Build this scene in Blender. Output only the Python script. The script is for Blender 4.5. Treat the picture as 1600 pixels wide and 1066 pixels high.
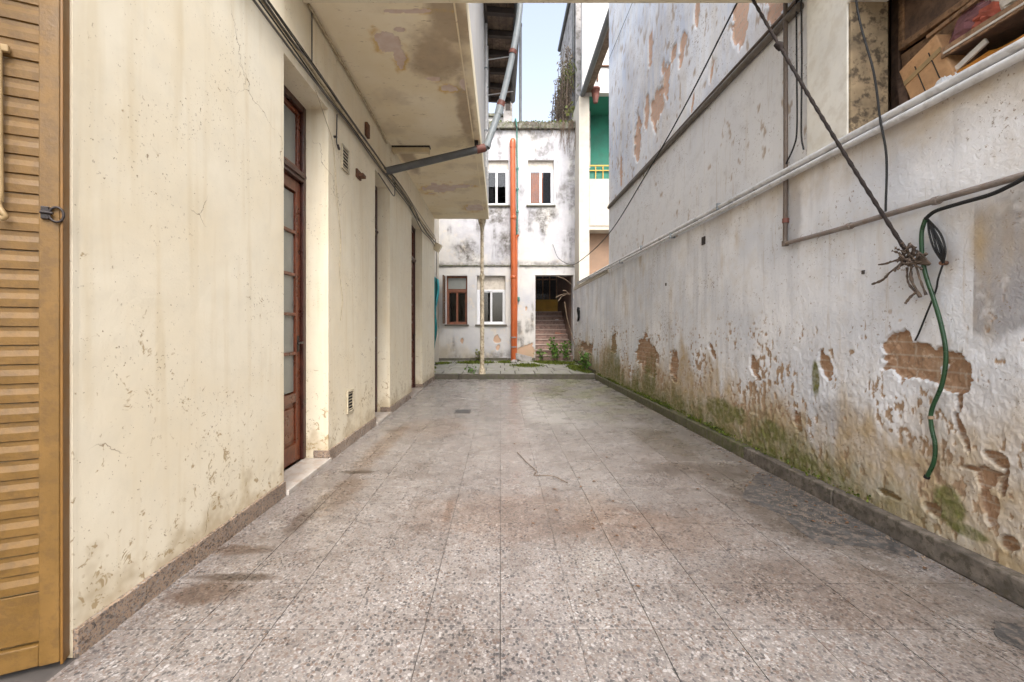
import bpy, bmesh, math, random
import numpy as np
from mathutils import Vector, Matrix
R = math.radians
random.seed(7)
SC = bpy.context.scene
COL = SC.collection
for o in list(bpy.data.objects):
    bpy.data.objects.remove(o)

# ------------------------------------------------------------------ camera, sky, sun, exposure
cd = bpy.data.cameras.new('camera')
cam = bpy.data.objects.new('camera', cd); COL.objects.link(cam)
cam.location = (0, 0, 1.2); cam.rotation_euler = (R(90), 0, 0)
cd.sensor_fit = 'HORIZONTAL'; cd.sensor_width = 36; cd.lens = 36 * 662 / 1600
cd.shift_x = 18 / 1600; cd.shift_y = -19 / 1600
cd.clip_start = 0.05; cd.clip_end = 3000
SC.camera = cam

SUN_EL, SUN_AZ = 50, 168          # azimuth: direction the light comes from, degrees clockwise from +Y
w = bpy.data.worlds.new('World'); SC.world = w; w.use_nodes = True
wn = w.node_tree; bg = wn.nodes['Background']
sky = wn.nodes.new('ShaderNodeTexSky'); sky.sky_type = 'NISHITA'; sky.sun_disc = False
sky.sun_elevation = R(SUN_EL); sky.sun_rotation = R(SUN_AZ)
sky.air_density = 1.0; sky.dust_density = 4.0; sky.ozone_density = 1.0
hs = wn.nodes.new('ShaderNodeHueSaturation'); hs.inputs['Saturation'].default_value = 0.55
wn.links.new(sky.outputs[0], hs.inputs['Color']); wn.links.new(hs.outputs[0], bg.inputs[0])
bg.inputs[1].default_value = 0.15
sd = bpy.data.lights.new('sun', 'SUN'); sun = bpy.data.objects.new('sun', sd); COL.objects.link(sun)
sd.energy = 0.9; sd.angle = R(40); sd.color = (1, 0.95, 0.88)
el, az = R(SUN_EL), R(SUN_AZ)
sv = Vector((math.sin(az) * math.cos(el), math.cos(az) * math.cos(el), math.sin(el)))
sun.rotation_euler = sv.to_track_quat('Z', 'Y').to_euler(); sun.location = (0, -5, 15)
vs_ = SC.view_settings
vs_.view_transform = 'Standard'; vs_.look = 'None'; vs_.gamma = 1; vs_.use_curve_mapping = False
vs_.exposure = 1.65
SC.cycles.use_denoising = True; SC.cycles.adaptive_threshold = 0.03
SC.cycles.max_bounces = 6; SC.cycles.diffuse_bounces = 4; SC.cycles.glossy_bounces = 3

# ------------------------------------------------------------------ material helper
class Mat:
    def __init__(s, name):
        s.m = bpy.data.materials.new(name); s.m.use_nodes = True
        s.t = s.m.node_tree; s.b = s.t.nodes['Principled BSDF']; s._p = None; s._c = {}
    def put(s, sock, v):
        if v is None: return
        if isinstance(v, bpy.types.NodeSocket): s.t.links.new(v, sock)
        else:
            if hasattr(sock.default_value, '__len__'):
                n = len(sock.default_value)
                if not hasattr(v, '__len__'): v = (v,) * 3
                v = tuple(v)[:n]
                if len(v) < n: v = v + (1,) * (n - len(v))
            sock.default_value = v
    def node(s, t, **p):
        n = s.t.nodes.new(t)
        for k, v in p.items(): setattr(n, k, v)
        return n
    def pos(s):
        if s._p is None: s._p = s.node('ShaderNodeNewGeometry').outputs['Position']
        return s._p
    def obj(s): return s.node('ShaderNodeTexCoord').outputs['Object']
    def map(s, vec=None, scale=(1, 1, 1), loc=(0, 0, 0)):
        n = s.node('ShaderNodeMapping'); s.put(n.inputs[0], vec or s.pos())
        n.inputs['Scale'].default_value = scale; n.inputs['Location'].default_value = loc
        return n.outputs[0]
    def noise(s, scale, detail=4, rough=0.55, vec=None, dist=0):
        detail = min(detail, 3)
        key = (scale, detail, rough, dist) if vec is None else None
        if key and key in s._c: return s._c[key]
        n = s.node('ShaderNodeTexNoise'); s.put(n.inputs['Vector'], vec or s.pos())
        n.inputs['Scale'].default_value = scale; n.inputs['Detail'].default_value = detail
        n.inputs['Roughness'].default_value = rough; n.inputs['Distortion'].default_value = dist
        if key: s._c[key] = n.outputs[0]
        return n.outputs[0]
    def vor(s, scale, vec=None, feature='F1', rnd=1):
        n = s.node('ShaderNodeTexVoronoi', feature=feature); s.put(n.inputs['Vector'], vec or s.pos())
        n.inputs['Scale'].default_value = scale; n.inputs['Randomness'].default_value = rnd
        return n
    def ramp(s, fac, stops, interp='LINEAR'):
        n = s.node('ShaderNodeValToRGB'); s.put(n.inputs[0], fac); c = n.color_ramp; c.interpolation = interp
        while len(c.elements) < len(stops): c.elements.new(0.5)
        for e, (p, v) in zip(c.elements, stops):
            e.position = p
            e.color = (v, v, v, 1) if not hasattr(v, '__len__') else tuple(v) + (1,)
        return n.outputs[0]
    def mix(s, fac, a, b, mode='MIX'):
        n = s.node('ShaderNodeMix', data_type='RGBA', blend_type=mode)
        s.put(n.inputs[0], fac); s.put(n.inputs[6], a); s.put(n.inputs[7], b)
        return n.outputs[2]
    def math(s, op, a, b=None, c=None, clamp=False):
        n = s.node('ShaderNodeMath', operation=op, use_clamp=clamp)
        s.put(n.inputs[0], a)
        if b is not None: s.put(n.inputs[1], b)
        if c is not None: s.put(n.inputs[2], c)
        return n.outputs[0]
    def step(s, v, lo, hi):
        n = s.node('ShaderNodeMapRange', interpolation_type='SMOOTHSTEP'); s.put(n.inputs[0], v)
        n.inputs[1].default_value = lo; n.inputs[2].default_value = hi
        return n.outputs[0]
    def attr(s, name): return s.node('ShaderNodeAttribute', attribute_name=name).outputs['Fac']
    def sep(s, vec=None):
        n = s.node('ShaderNodeSeparateXYZ'); s.put(n.inputs[0], vec or s.pos()); return n.outputs
    def blob(s, c, r, amt=0.4, scale=4, soft=0.25):
        n = s.node('ShaderNodeVectorMath', operation='SUBTRACT'); s.put(n.inputs[0], s.pos()); n.inputs[1].default_value = c
        d = s.node('ShaderNodeVectorMath', operation='DIVIDE'); s.put(d.inputs[0], n.outputs[0]); d.inputs[1].default_value = r
        l = s.node('ShaderNodeVectorMath', operation='LENGTH'); s.put(l.inputs[0], d.outputs[0])
        v = s.math('ADD', l.outputs['Value'], s.math('MULTIPLY', s.math('SUBTRACT', s.noise(scale, 5, 0.6), 0.5), amt * 3))
        return s.step(v, 1 + soft, 1 - soft)
    def bump(s, h, strength=0.3, dist=0.01, normal=None):
        n = s.node('ShaderNodeBump'); s.put(n.inputs['Height'], h)
        n.inputs['Strength'].default_value = strength; n.inputs['Distance'].default_value = dist
        if normal is not None: s.put(n.inputs['Normal'], normal)
        return n.outputs[0]
    def fin(s, col, rough=0.7, normal=None, metal=0, spec=0.5):
        s.put(s.b.inputs['Base Color'], col); s.put(s.b.inputs['Roughness'], rough)
        if normal is not None: s.put(s.b.inputs['Normal'], normal)
        s.b.inputs['Metallic'].default_value = metal; s.b.inputs['Specular IOR Level'].default_value = spec
        return s.m

MAT = {}
def simple(name, col, rough=0.6, var=0.25, scale=9, bump=0.15, metal=0, dirt=None, dirt_amt=0.5, spec=0.5):
    """painted or worn surface with mottling, a dirt tint in patches and fine relief"""
    m = Mat(name)
    n1 = m.noise(scale, 5, 0.6)
    c = m.mix(m.ramp(n1, [(0.3, 0.0), (0.7, 1.0)]), tuple(x * (1 - var) for x in col), tuple(min(1, x * (1 + var * 0.6)) for x in col))
    if dirt:
        c = m.mix(m.math('MULTIPLY', m.ramp(m.noise(scale * 2.3, 6, 0.7), [(0.48, 0), (0.62, 1)]), dirt_amt), c, dirt)
    b = m.bump(m.noise(scale * 8, 2, 0.6), bump, 0.004) if bump >= 0.2 else None
    MAT[name] = m.fin(c, m.ramp(n1, [(0.3, max(0, rough - 0.1)), (0.7, min(1, rough + 0.1))]), b, metal, spec)
    return MAT[name]

# cream plaster of the left building
def plaster_cream(name, base, low, dirt):
    m = Mat(name)
    n = m.noise(1.3, 6, 0.6); n2 = m.noise(7, 6, 0.65)
    c = m.mix(m.ramp(n, [(0.35, 0), (0.65, 1)]), base, low)
    c = m.mix(m.math('MULTIPLY', m.ramp(n2, [(0.45, 0), (0.75, 1)]), 0.35), c, tuple(x * 0.82 for x in base))
    # vertical run marks
    st = m.noise(1, 5, 0.6, m.map(scale=(9, 9, 0.7)))
    c = m.mix(m.math('MULTIPLY', m.ramp(st, [(0.52, 0), (0.7, 1)]), 0.30), c, dirt)
    # grime scuffs, more of them low on the wall
    z = m.sep()[2]
    clu = m.math('MULTIPLY', m.math('SUBTRACT', m.noise(1.9, 3), 0.5), 0.34)
    sc = m.math('ADD', m.math('ADD', m.noise(16, 6, 0.75, dist=0.6), clu), m.math('MULTIPLY', m.step(z, 1.7, 0.05), 0.10))
    c = m.mix(m.ramp(sc, [(0.69, 0), (0.755, 0.75)]), c, (0.34, 0.235, 0.105))
    sp = m.math('ADD', m.noise(60, 3, 0.7), m.math('ADD', m.math('MULTIPLY', m.noise(3, 3), 0.2), m.math('MULTIPLY', clu, 0.6)))
    c = m.mix(m.ramp(sp, [(0.77, 0), (0.82, 0.8)]), c, (0.20, 0.13, 0.06))
    # splash stains rising from the plinth
    sp2 = m.math('SUBTRACT', m.math('MULTIPLY', m.noise(4.5, 5, 0.65), 0.9), z)
    c = m.mix(m.math('MULTIPLY', m.step(sp2, 0.16, 0.42), 0.55), c, (0.36, 0.26, 0.13))
    # hairline cracks
    v = m.vor(1.1, m.map(scale=(1, 1, 0.6)), 'DISTANCE_TO_EDGE')
    wv = m.node('ShaderNodeVectorMath', operation='ADD')
    nn = m.node('ShaderNodeTexNoise'); nn.inputs['Scale'].default_value = 5; nn.inputs['Detail'].default_value = 5; m.put(nn.inputs[0], m.pos())
    sc_ = m.node('ShaderNodeVectorMath', operation='SCALE'); m.put(sc_.inputs[0], nn.outputs[1]); sc_.inputs['Scale'].default_value = 0.35
    m.put(wv.inputs[0], m.pos()); m.put(wv.inputs[1], sc_.outputs[0]); m.put(v.inputs['Vector'], wv.outputs[0])
    crack = m.math('MULTIPLY', m.step(v.outputs[0], 0.004, 0.0005), m.step(m.noise(1.7, 2), 0.56, 0.64))
    c = m.mix(m.math('MULTIPLY', crack, 0.8), c, (0.2, 0.13, 0.06))
    h = m.math('ADD', m.math('MULTIPLY', m.noise(5, 5, 0.55), 1.0), m.math('MULTIPLY', m.noise(70, 4, 0.6), 0.22))
    h = m.math('SUBTRACT', h, m.math('MULTIPLY', crack, 0.25))
    MAT[name] = m.fin(c, 0.78, m.bump(h, 0.25, 0.014), spec=0.3)
plaster_cream('cream_plaster', (0.80, 0.74, 0.595), (0.76, 0.68, 0.515), (0.58, 0.46, 0.26))

def soffit_mat():
    m = Mat('soffit_plaster')
    n = m.noise(1.6, 6, 0.62)
    c = m.mix(m.ramp(n, [(0.35, 0), (0.65, 1)]), (0.88, 0.795, 0.615), (0.82, 0.715, 0.50))
    c = m.mix(m.ramp(m.noise(14, 6, 0.75, m.map(scale=(0.5, 1.6, 1))), [(0.62, 0), (0.72, 0.7)]), c, (0.28, 0.20, 0.11))
    c = m.mix(m.math('MULTIPLY', m.attr('damp'), 0.8), c, m.mix(m.noise(6, 5, 0.7), (0.24, 0.18, 0.14), (0.50, 0.38, 0.24)))
    c = m.mix(m.attr('rim'), c, (0.62, 0.40, 0.10))
    c = m.mix(m.step(m.attr('peel'), 0.35, 0.65), c, m.mix(m.noise(9, 4), (0.56, 0.38, 0.28), (0.80, 0.74, 0.70)))
    h = m.math('ADD', m.noise(4, 5), m.math('MULTIPLY', m.noise(60, 4), 0.15))
    MAT['soffit_plaster'] = m.fin(c, 0.8, m.bump(h, 0.35, 0.015), spec=0.3)
soffit_mat()

def rightwall_mat(name, upper):
    m = Mat(name)
    a = m.noise(0.9, 6, 0.62); b = m.noise(5.5, 6, 0.68)
    st = m.noise(1, 6, 0.65, m.map(scale=(7, 7, 0.8)))
    if upper:
        c = m.mix(m.ramp(a, [(0.38, 0), (0.6, 1)]), (0.84, 0.845, 0.86), (0.62, 0.655, 0.73))
        c = m.mix(m.ramp(st, [(0.44, 0), (0.66, 0.85)]), c, (0.80, 0.78, 0.75))
        c = m.mix(m.math('MULTIPLY', m.attr('white'), 0.8), c, (0.77, 0.765, 0.76))
        c = m.mix(m.ramp(b, [(0.52, 0), (0.72, 0.45)]), c, (0.55, 0.53, 0.52))
    else:
        c = m.mix(m.ramp(a, [(0.40, 0), (0.60, 1)]), (0.83, 0.83, 0.835), (0.67, 0.685, 0.715))
        c = m.mix(m.ramp(st, [(0.48, 0), (0.68, 0.75)]), c, (0.58, 0.588, 0.612))
        c = m.mix(m.ramp(b, [(0.5, 0), (0.7, 0.35)]), c, (0.62, 0.57, 0.50))
    # grey cement repair
    c = m.mix(m.attr('grey'), c, m.mix(m.noise(8, 6, 0.7), (0.27, 0.265, 0.28), (0.47, 0.46, 0.46)))
    # damp ochre
    c = m.mix(m.math('MULTIPLY', m.attr('damp'), m.ramp(b, [(0.25, 0.5), (0.65, 1.0)])), c, m.mix(m.noise(12, 5, 0.7), (0.58, 0.45, 0.275), (0.34, 0.24, 0.13)))
    # scaly blisters: small chips off the paint
    c = m.mix(m.attr('chip'), c, m.mix(m.noise(40, 3), (0.26, 0.16, 0.09), (0.50, 0.37, 0.25)))
    # peeled through to the brick and mortar
    brick = m.mix(m.noise(14, 6, 0.7), (0.30, 0.175, 0.10) if not upper else (0.60, 0.36, 0.25), (0.46, 0.30, 0.19) if not upper else (0.66, 0.47, 0.36))
    brick = m.mix(m.ramp(m.noise(30, 4, 0.7), [(0.55, 0), (0.68, 0.6)]), brick, (0.60, 0.48, 0.36))
    cx = m.node('ShaderNodeCombineXYZ'); yz = m.sep(); m.put(cx.inputs[0], yz[1]); m.put(cx.inputs[1], yz[2])
    bt = m.node('ShaderNodeTexBrick'); m.put(bt.inputs['Vector'], cx.outputs[0]); bt.inputs['Scale'].default_value = 1.0
    bt.inputs['Brick Width'].default_value = 0.25; bt.inputs['Row Height'].default_value = 0.075; bt.inputs['Mortar Size'].default_value = 0.008; bt.inputs['Mortar Smooth'].default_value = 0.6
    brick = m.mix(m.math('MULTIPLY', bt.outputs['Fac'], 0.55), brick, (0.50, 0.42, 0.34))
    c = m.mix(m.step(m.attr('peel'), 0.35, 0.65), c, brick)
    # soot specks
    c = m.mix(m.math('MULTIPLY', m.ramp(m.math('ADD', m.noise(38, 5, 0.8), m.math('MULTIPLY', m.math('SUBTRACT', m.noise(2.3, 3), 0.5), 0.3)), [(0.625, 0), (0.69, 0.8)]), 1.0), c, (0.25, 0.185, 0.13))
    # long thin brown runs
    c = m.mix(m.math('MULTIPLY', m.ramp(m.noise(1, 6, 0.7, m.map(scale=(22, 22, 1.4))), [(0.60, 0), (0.74, 0.6)]), m.ramp(a, [(0.4, 0.2), (0.6, 1.0)])), c, (0.48, 0.40, 0.30))
    # algae
    c = m.mix(m.math('MULTIPLY', m.attr('moss'), m.ramp(m.noise(17, 6, 0.7), [(0.3, 0.5), (0.6, 1.0)])), c, m.mix(m.noise(30, 5, 0.7), (0.075, 0.08, 0.022), (0.23, 0.225, 0.075)))
    h = m.math('ADD', m.math('MULTIPLY', m.noise(24, 6, 0.7, dist=0.9), 0.8), m.math('MULTIPLY', m.noise(95, 4, 0.6), 0.22))
    MAT[name] = m.fin(c, 0.82, m.bump(h, 0.6, 0.012), spec=0.3)
rightwall_mat('white_plaster_low', False); rightwall_mat('white_plaster_high', True)

def rearwall_mat():
    m = Mat('rear_plaster')
    a = m.noise(0.8, 6, 0.62); b = m.noise(3.2, 6, 0.7)
    st = m.noise(1, 6, 0.65, m.map(scale=(5, 5, 0.6)))
    c = m.mix(m.ramp(a, [(0.38, 0), (0.62, 1)]), (0.60, 0.585, 0.555), (0.47, 0.47, 0.495))
    c = m.mix(m.ramp(st, [(0.50, 0), (0.70, 0.6)]), c, (0.60, 0.57, 0.53))
    c = m.mix(m.ramp(b, [(0.55, 0), (0.70, 0.55)]), c, (0.70, 0.60, 0.45))
    c = m.mix(m.attr('grey'), c, m.mix(m.noise(5, 6, 0.7), (0.36, 0.36, 0.40), (0.58, 0.58, 0.60)))
    c = m.mix(m.math('MULTIPLY', m.attr('soot'), m.ramp(m.noise(4.5, 6, 0.75), [(0.35, 0.1), (0.6, 1.0)])), c, (0.13, 0.12, 0.11))
    c = m.mix(m.step(m.attr('peel'), 0.35, 0.65), c, (0.50, 0.34, 0.24))
    c = m.mix(m.math('MULTIPLY', m.attr('damp'), 0.7), c, (0.40, 0.33, 0.22))
    h = m.math('ADD', m.noise(6, 5), m.math('MULTIPLY', m.noise(50, 4), 0.2))
    MAT['rear_plaster'] = m.fin(c, 0.8, m.bump(h, 0.4, 0.02), spec=0.3)
rearwall_mat()

def terrazzo(name, bright, floor=True):
    m = Mat(name)
    P = m.pos()
    base = m.mix(m.noise(2.2, 6, 0.65), (0.32 * bright, 0.285 * bright, 0.262 * bright), (0.42 * bright, 0.388 * bright, 0.368 * bright))
    if not floor: base = m.mix(m.noise(5, 4), (0.29, 0.205, 0.145), (0.42, 0.32, 0.235))
    if floor:   # each tile its own tone
        fl = m.node('ShaderNodeVectorMath', operation='FLOOR')
        sc = m.map(P, (1 / 0.306, 1 / 0.306, 0), (0.001, -1.692 / 0.306 + 0.001, 0)); m.put(fl.inputs[0], sc)
        wnz = m.node('ShaderNodeTexWhiteNoise'); m.put(wnz.inputs[0], fl.outputs[0])
        base = m.mix(0.30, base, m.mix(wnz.outputs[0], (0.25 * bright, 0.222 * bright, 0.205 * bright), (0.50 * bright, 0.465 * bright, 0.445 * bright)))
    wn_ = m.node('ShaderNodeTexNoise'); m.put(wn_.inputs[0], P); wn_.inputs['Scale'].default_value = 45; wn_.inputs['Detail'].default_value = 2
    wsc = m.node('ShaderNodeVectorMath', operation='SCALE'); m.put(wsc.inputs[0], wn_.outputs[1]); wsc.inputs['Scale'].default_value = 0.016
    wad = m.node('ShaderNodeVectorMath', operation='ADD'); m.put(wad.inputs[0], P); m.put(wad.inputs[1], wsc.outputs[0]); WP = wad.outputs[0]
    def chips(scale, thr, col, pick, stretch):
        mp = m.map(WP, stretch, (scale * 0.13, 0.7, 0.2))
        v = m.vor(scale, mp); sp = m.sep(v.outputs['Color'])
        mask = m.math('MULTIPLY', m.step(v.outputs['Distance'], thr, thr - 0.08), m.math('GREATER_THAN', sp[0], pick))
        return mask, m.ramp(sp[1], col, 'CONSTANT')
    k = bright
    m1, c1 = chips(80, 0.54, [(0, (0.05, 0.05, 0.053)), (0.26, (0.50 * k, 0.46 * k, 0.43 * k)), (0.42, (0.24 * k, 0.17 * k, 0.135 * k)), (0.62, (0.17 * k, 0.155 * k, 0.155 * k)), (0.80, (0.68 * k, 0.655 * k, 0.64 * k)), (0.86, (0.36 * k, 0.30 * k, 0.26 * k))], 0.35, (1, 0.75, 1))
    m2, c2 = chips(150, 0.52, [(0, (0.15, 0.14, 0.14)), (0.25, (0.50 * k, 0.45 * k, 0.42 * k)), (0.55, (0.29 * k, 0.21 * k, 0.17 * k)), (0.75, (0.60 * k, 0.57 * k, 0.55 * k))], 0.2, (0.75, 1, 1))
    c = m.mix(m.math('MULTIPLY', m2, 0.85), base, c2)
    c = m.mix(m.math('MULTIPLY', m1, 0.74), c, c1)
    grime = m.noise(1.1, 6, 0.68)
    c = m.mix(m.ramp(grime, [(0.40, 0), (0.66, 0.8)]), c, (0.64, 0.60, 0.575), 'MULTIPLY')
    c = m.mix(m.ramp(m.noise(6.5, 5, 0.7), [(0.45, 0), (0.68, 0.6)]), c, (0.66, 0.62, 0.59), 'MULTIPLY')
    rough = m.ramp(m.noise(3.5, 6, 0.7), [(0.3, 0.15), (0.7, 0.42)])
    if floor:
        x, y, z = m.sep()
        dust_glare = m.math('MULTIPLY', m.step(y, 3.0, 7.5), m.ramp(m.noise(0.9, 5, 0.65, m.map(P, (1, 0.5, 1))), [(0.35, 0.2), (0.65, 0.75)]))  # dusty tone with the far floor's glare painted in, paler with distance
        c = m.mix(m.math('MULTIPLY', dust_glare, 0.8), c, (0.40, 0.383, 0.363))
        alg = m.math('MULTIPLY', m.math('MULTIPLY', m.step(y, 4.5, 7.5), m.step(x, 0.1, 1.0)), m.ramp(m.noise(1.5, 6, 0.7), [(0.42, 0), (0.62, 0.75)]))
        c = m.mix(alg, c, (0.235, 0.24, 0.13))
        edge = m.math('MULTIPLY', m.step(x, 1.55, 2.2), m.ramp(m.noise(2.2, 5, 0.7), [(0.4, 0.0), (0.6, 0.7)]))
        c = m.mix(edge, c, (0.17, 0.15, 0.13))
        # rusty brown and dark damp stains where water stands
        for (bx, by, rx, ry, col, k) in [(-1.32, 1.93, 0.17, 0.09, (0.13, 0.09, 0.065), 0.8), (-1.42, 2.30, 0.16, 0.05, (0.14, 0.10, 0.07), 0.75),
                                         (-0.34, 2.75, 0.03, 0.2, (0.20, 0.13, 0.08), 0.5), (0.2, 2.75, 0.7, 0.35, (0.25, 0.195, 0.155), 0.55),
                                         (-1.15, 3.1, 0.13, 0.35, (0.19, 0.14, 0.10), 0.6), (-1.2, 4.4, 0.10, 0.9, (0.22, 0.165, 0.12), 0.6),
                                         (0.95, 2.55, 0.5, 0.25, (0.26, 0.205, 0.165), 0.5), (1.5, 1.95, 0.5, 0.25, (0.22, 0.18, 0.15), 0.45), (1.95, 2.85, 0.34, 0.62, (0.14, 0.125, 0.11), 0.75), (1.7, 3.6, 0.5, 0.18, (0.15, 0.13, 0.11), 0.6), (2.1, 1.55, 0.2, 0.2, (0.15, 0.13, 0.11), 0.6),
                                         (1.7, 4.5, 0.25, 0.6, (0.16, 0.15, 0.12), 0.55), (-1.28, 2.05, 0.22, 0.03, (0.09, 0.07, 0.055), 0.8), (-1.22, 3.55, 0.14, 0.04, (0.10, 0.08, 0.06), 0.8), (-1.25, 2.75, 0.05, 0.28, (0.12, 0.095, 0.075), 0.7), (-1.3, 5.0, 0.10, 0.05, (0.10, 0.08, 0.06), 0.7), (-0.8, 5.2, 0.4, 0.5, (0.33, 0.28, 0.24), 0.5)]:
            bl = m.blob((bx, by, 0), (rx, ry, 1), 0.5, 5, 0.45)
            c = m.mix(m.math('MULTIPLY', bl, k), c, tuple(min(1, q / 0.34) for q in col), 'MULTIPLY')
        # pale streak along the yard
        c = m.mix(m.math('MULTIPLY', m.blob((0.75, 6.3, 0), (0.35, 1.2, 1), 0.5, 2.5, 0.6), 0.45), c, (0.62, 0.60, 0.57))
    nb = m.bump(m.math('ADD', m.math('MULTIPLY', m.noise(90, 4, 0.6), 0.35), m.noise(4, 4)), 0.22, 0.006)
    MAT[name] = m.fin(c, rough, nb, spec=0.5)
terrazzo('terrazzo', 0.69); terrazzo('terrazzo_brown', 0.5, False)

simple('bedding', (0.075, 0.065, 0.058), 0.9, 0.3, 12)
simple('ground_soil', (0.13, 0.115, 0.10), 0.95, 0.3, 3)
simple('kerb_granite', (0.165, 0.14, 0.115), 0.75, 0.5, 11, 0.7, dirt=(0.07, 0.06, 0.04), dirt_amt=0.8)
simple('kerb_mossy', (0.13, 0.115, 0.07), 0.8, 0.5, 11, 0.7, dirt=(0.07, 0.085, 0.02), dirt_amt=0.85)
simple('marble', (0.50, 0.46, 0.42), 0.4, 0.2, 6, 0.1, dirt=(0.38, 0.30, 0.23), dirt_amt=0.8)
simple('cement_patch', (0.072, 0.068, 0.065), 0.7, 0.45, 9, 0.8, dirt=(0.20, 0.16, 0.13), dirt_amt=0.7)
simple('terrace_tile', (0.34, 0.325, 0.30), 0.7, 0.25, 4, 0.3, dirt=(0.20, 0.23, 0.10), dirt_amt=0.6)
simple('step_stone', (0.105, 0.092, 0.075), 0.8, 0.4, 7, 0.4, dirt=(0.07, 0.08, 0.03), dirt_amt=0.7)
simple('ochre_paint', (0.175, 0.094, 0.021), 0.5, 0.15, 11, 0.25, dirt=(0.10, 0.055, 0.017), dirt_amt=0.45)
simple('ochre_edge', (0.20, 0.095, 0.018), 0.5, 0.2, 9, 0.15)
simple('beige_paint', (0.36, 0.25, 0.12), 0.5, 0.2, 12, 0.2)
simple('black_iron', (0.025, 0.016, 0.014), 0.45, 0.5, 20, 0.3, spec=0.5)
simple('door_wood', (0.155, 0.042, 0.017), 0.33, 0.35, 12, 0.1, dirt=(0.07, 0.02, 0.012), dirt_amt=0.6)
simple('door_frame_wood', (0.055, 0.017, 0.012), 0.35, 0.4, 12, 0.1)
simple('window_wood', (0.20, 0.075, 0.04), 0.5, 0.35, 10, 0.2)
simple('old_brown_wood', (0.17, 0.105, 0.07), 0.75, 0.4, 9, 0.5, dirt=(0.05, 0.035, 0.03), dirt_amt=0.5)
simple('mid_brown_wood', (0.30, 0.175, 0.095), 0.65, 0.4, 9, 0.4, dirt=(0.07, 0.04, 0.02), dirt_amt=0.6)
simple('eave_wood', (0.20, 0.145, 0.105), 0.85, 0.45, 6, 0.5, dirt=(0.07, 0.05, 0.04), dirt_amt=0.6)
simple('rafter_wood', (0.055, 0.042, 0.035), 0.85, 0.4, 6, 0.4)
simple('white_wall', (0.54, 0.53, 0.515), 0.8, 0.1, 2.5, 0.25, dirt=(0.52, 0.48, 0.42), dirt_amt=0.35)
simple('warm_white_wall', (0.54, 0.50, 0.42), 0.8, 0.1, 2.5, 0.25, dirt=(0.48, 0.40, 0.30), dirt_amt=0.4)
simple('green_wall', (0.022, 0.18, 0.12), 0.7, 0.25, 2.5, 0.2, dirt=(0.02, 0.18, 0.13), dirt_amt=0.4)
simple('pilaster_white', (0.76, 0.73, 0.65), 0.8, 0.1, 3, 0.3, dirt=(0.55, 0.49, 0.39), dirt_amt=0.4)
simple('tan_wall', (0.27, 0.175, 0.115), 0.8, 0.15, 3, 0.2)
simple('far_grey_wall', (0.40, 0.38, 0.37), 0.9, 0.4, 1.8, 0.3, dirt=(0.13, 0.12, 0.10), dirt_amt=0.7)
simple('moss_stone', (0.20, 0.19, 0.16), 0.95, 0.5, 7, 0.7, dirt=(0.07, 0.085, 0.03), dirt_amt=0.8)
simple('orange_pvc', (0.42, 0.095, 0.022), 0.38, 0.18, 4, 0.05, dirt=(0.40, 0.09, 0.03), dirt_amt=0.5)
simple('grey_pvc', (0.24, 0.275, 0.295), 0.45, 0.15, 6, 0.05, dirt=(0.20, 0.20, 0.19), dirt_amt=0.4)
simple('lead_grey', (0.10, 0.105, 0.108), 0.5, 0.3, 8, 0.1)
simple('rust_red', (0.16, 0.055, 0.04), 0.6, 0.3, 14, 0.2)
simple('rust', (0.14, 0.065, 0.035), 0.8, 0.5, 25, 0.6)
simple('green_pvc', (0.05, 0.20, 0.16), 0.5, 0.3, 9, 0.1)
simple('column_paint', (0.60, 0.52, 0.38), 0.55, 0.3, 8, 0.2, dirt=(0.18, 0.12, 0.07), dirt_amt=0.6)
simple('white_pvc', (0.66, 0.66, 0.66), 0.35, 0.15, 5, 0.05, dirt=(0.40, 0.38, 0.36), dirt_amt=0.5)
simple('old_conduit', (0.24, 0.205, 0.18), 0.6, 0.3, 10, 0.2, dirt=(0.20, 0.13, 0.09), dirt_amt=0.5)
simple('brown_conduit', (0.13, 0.10, 0.08), 0.6, 0.3, 10, 0.2, dirt=(0.10, 0.07, 0.05), dirt_amt=0.5)
simple('old_ledge', (0.14, 0.12, 0.10), 0.75, 0.35, 8, 0.4, dirt=(0.11, 0.09, 0.065), dirt_amt=0.6)
simple('cable_black', (0.008, 0.008, 0.008), 0.7, 0.3, 20, 0.1)
simple('cable_grey', (0.10, 0.09, 0.078), 0.6, 0.3, 14, 0.1)
simple('cable_dark', (0.03, 0.026, 0.023), 0.7, 0.4, 14, 0.1)
simple('cream_cable', (0.50, 0.42, 0.28), 0.6, 0.3, 12, 0.2, dirt=(0.2, 0.14, 0.08), dirt_amt=0.5)
simple('hose_green', (0.012, 0.052, 0.018), 0.3, 0.3, 12, 0.05)
simple('rope_brown', (0.02, 0.012, 0.010), 0.85, 0.4, 40, 0.6)
simple('rag', (0.13, 0.095, 0.07), 0.9, 0.5, 20, 0.6, dirt=(0.05, 0.035, 0.03), dirt_amt=0.7)
simple('alu_white', (0.74, 0.75, 0.77), 0.35, 0.08, 4, 0.03)
simple('roller_box', (0.58, 0.53, 0.46), 0.6, 0.12, 4, 0.1, dirt=(0.36, 0.31, 0.25), dirt_amt=0.5)
simple('fitting_beige', (0.60, 0.50, 0.32), 0.5, 0.15, 8, 0.1)
simple('grille_metal', (0.50, 0.44, 0.32), 0.6, 0.2, 12, 0.1)
simple('slot_shade', (0.012, 0.011, 0.010), 0.9, 0.2, 8, 0.1)
simple('stair_stone', (0.30, 0.20, 0.165), 0.7, 0.3, 5, 0.2, dirt=(0.10, 0.07, 0.055), dirt_amt=0.5)
simple('stair_tread', (0.46, 0.36, 0.31), 0.6, 0.25, 5, 0.1)
simple('stair_wall', (0.22, 0.15, 0.12), 0.8, 0.3, 3, 0.3)
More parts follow.
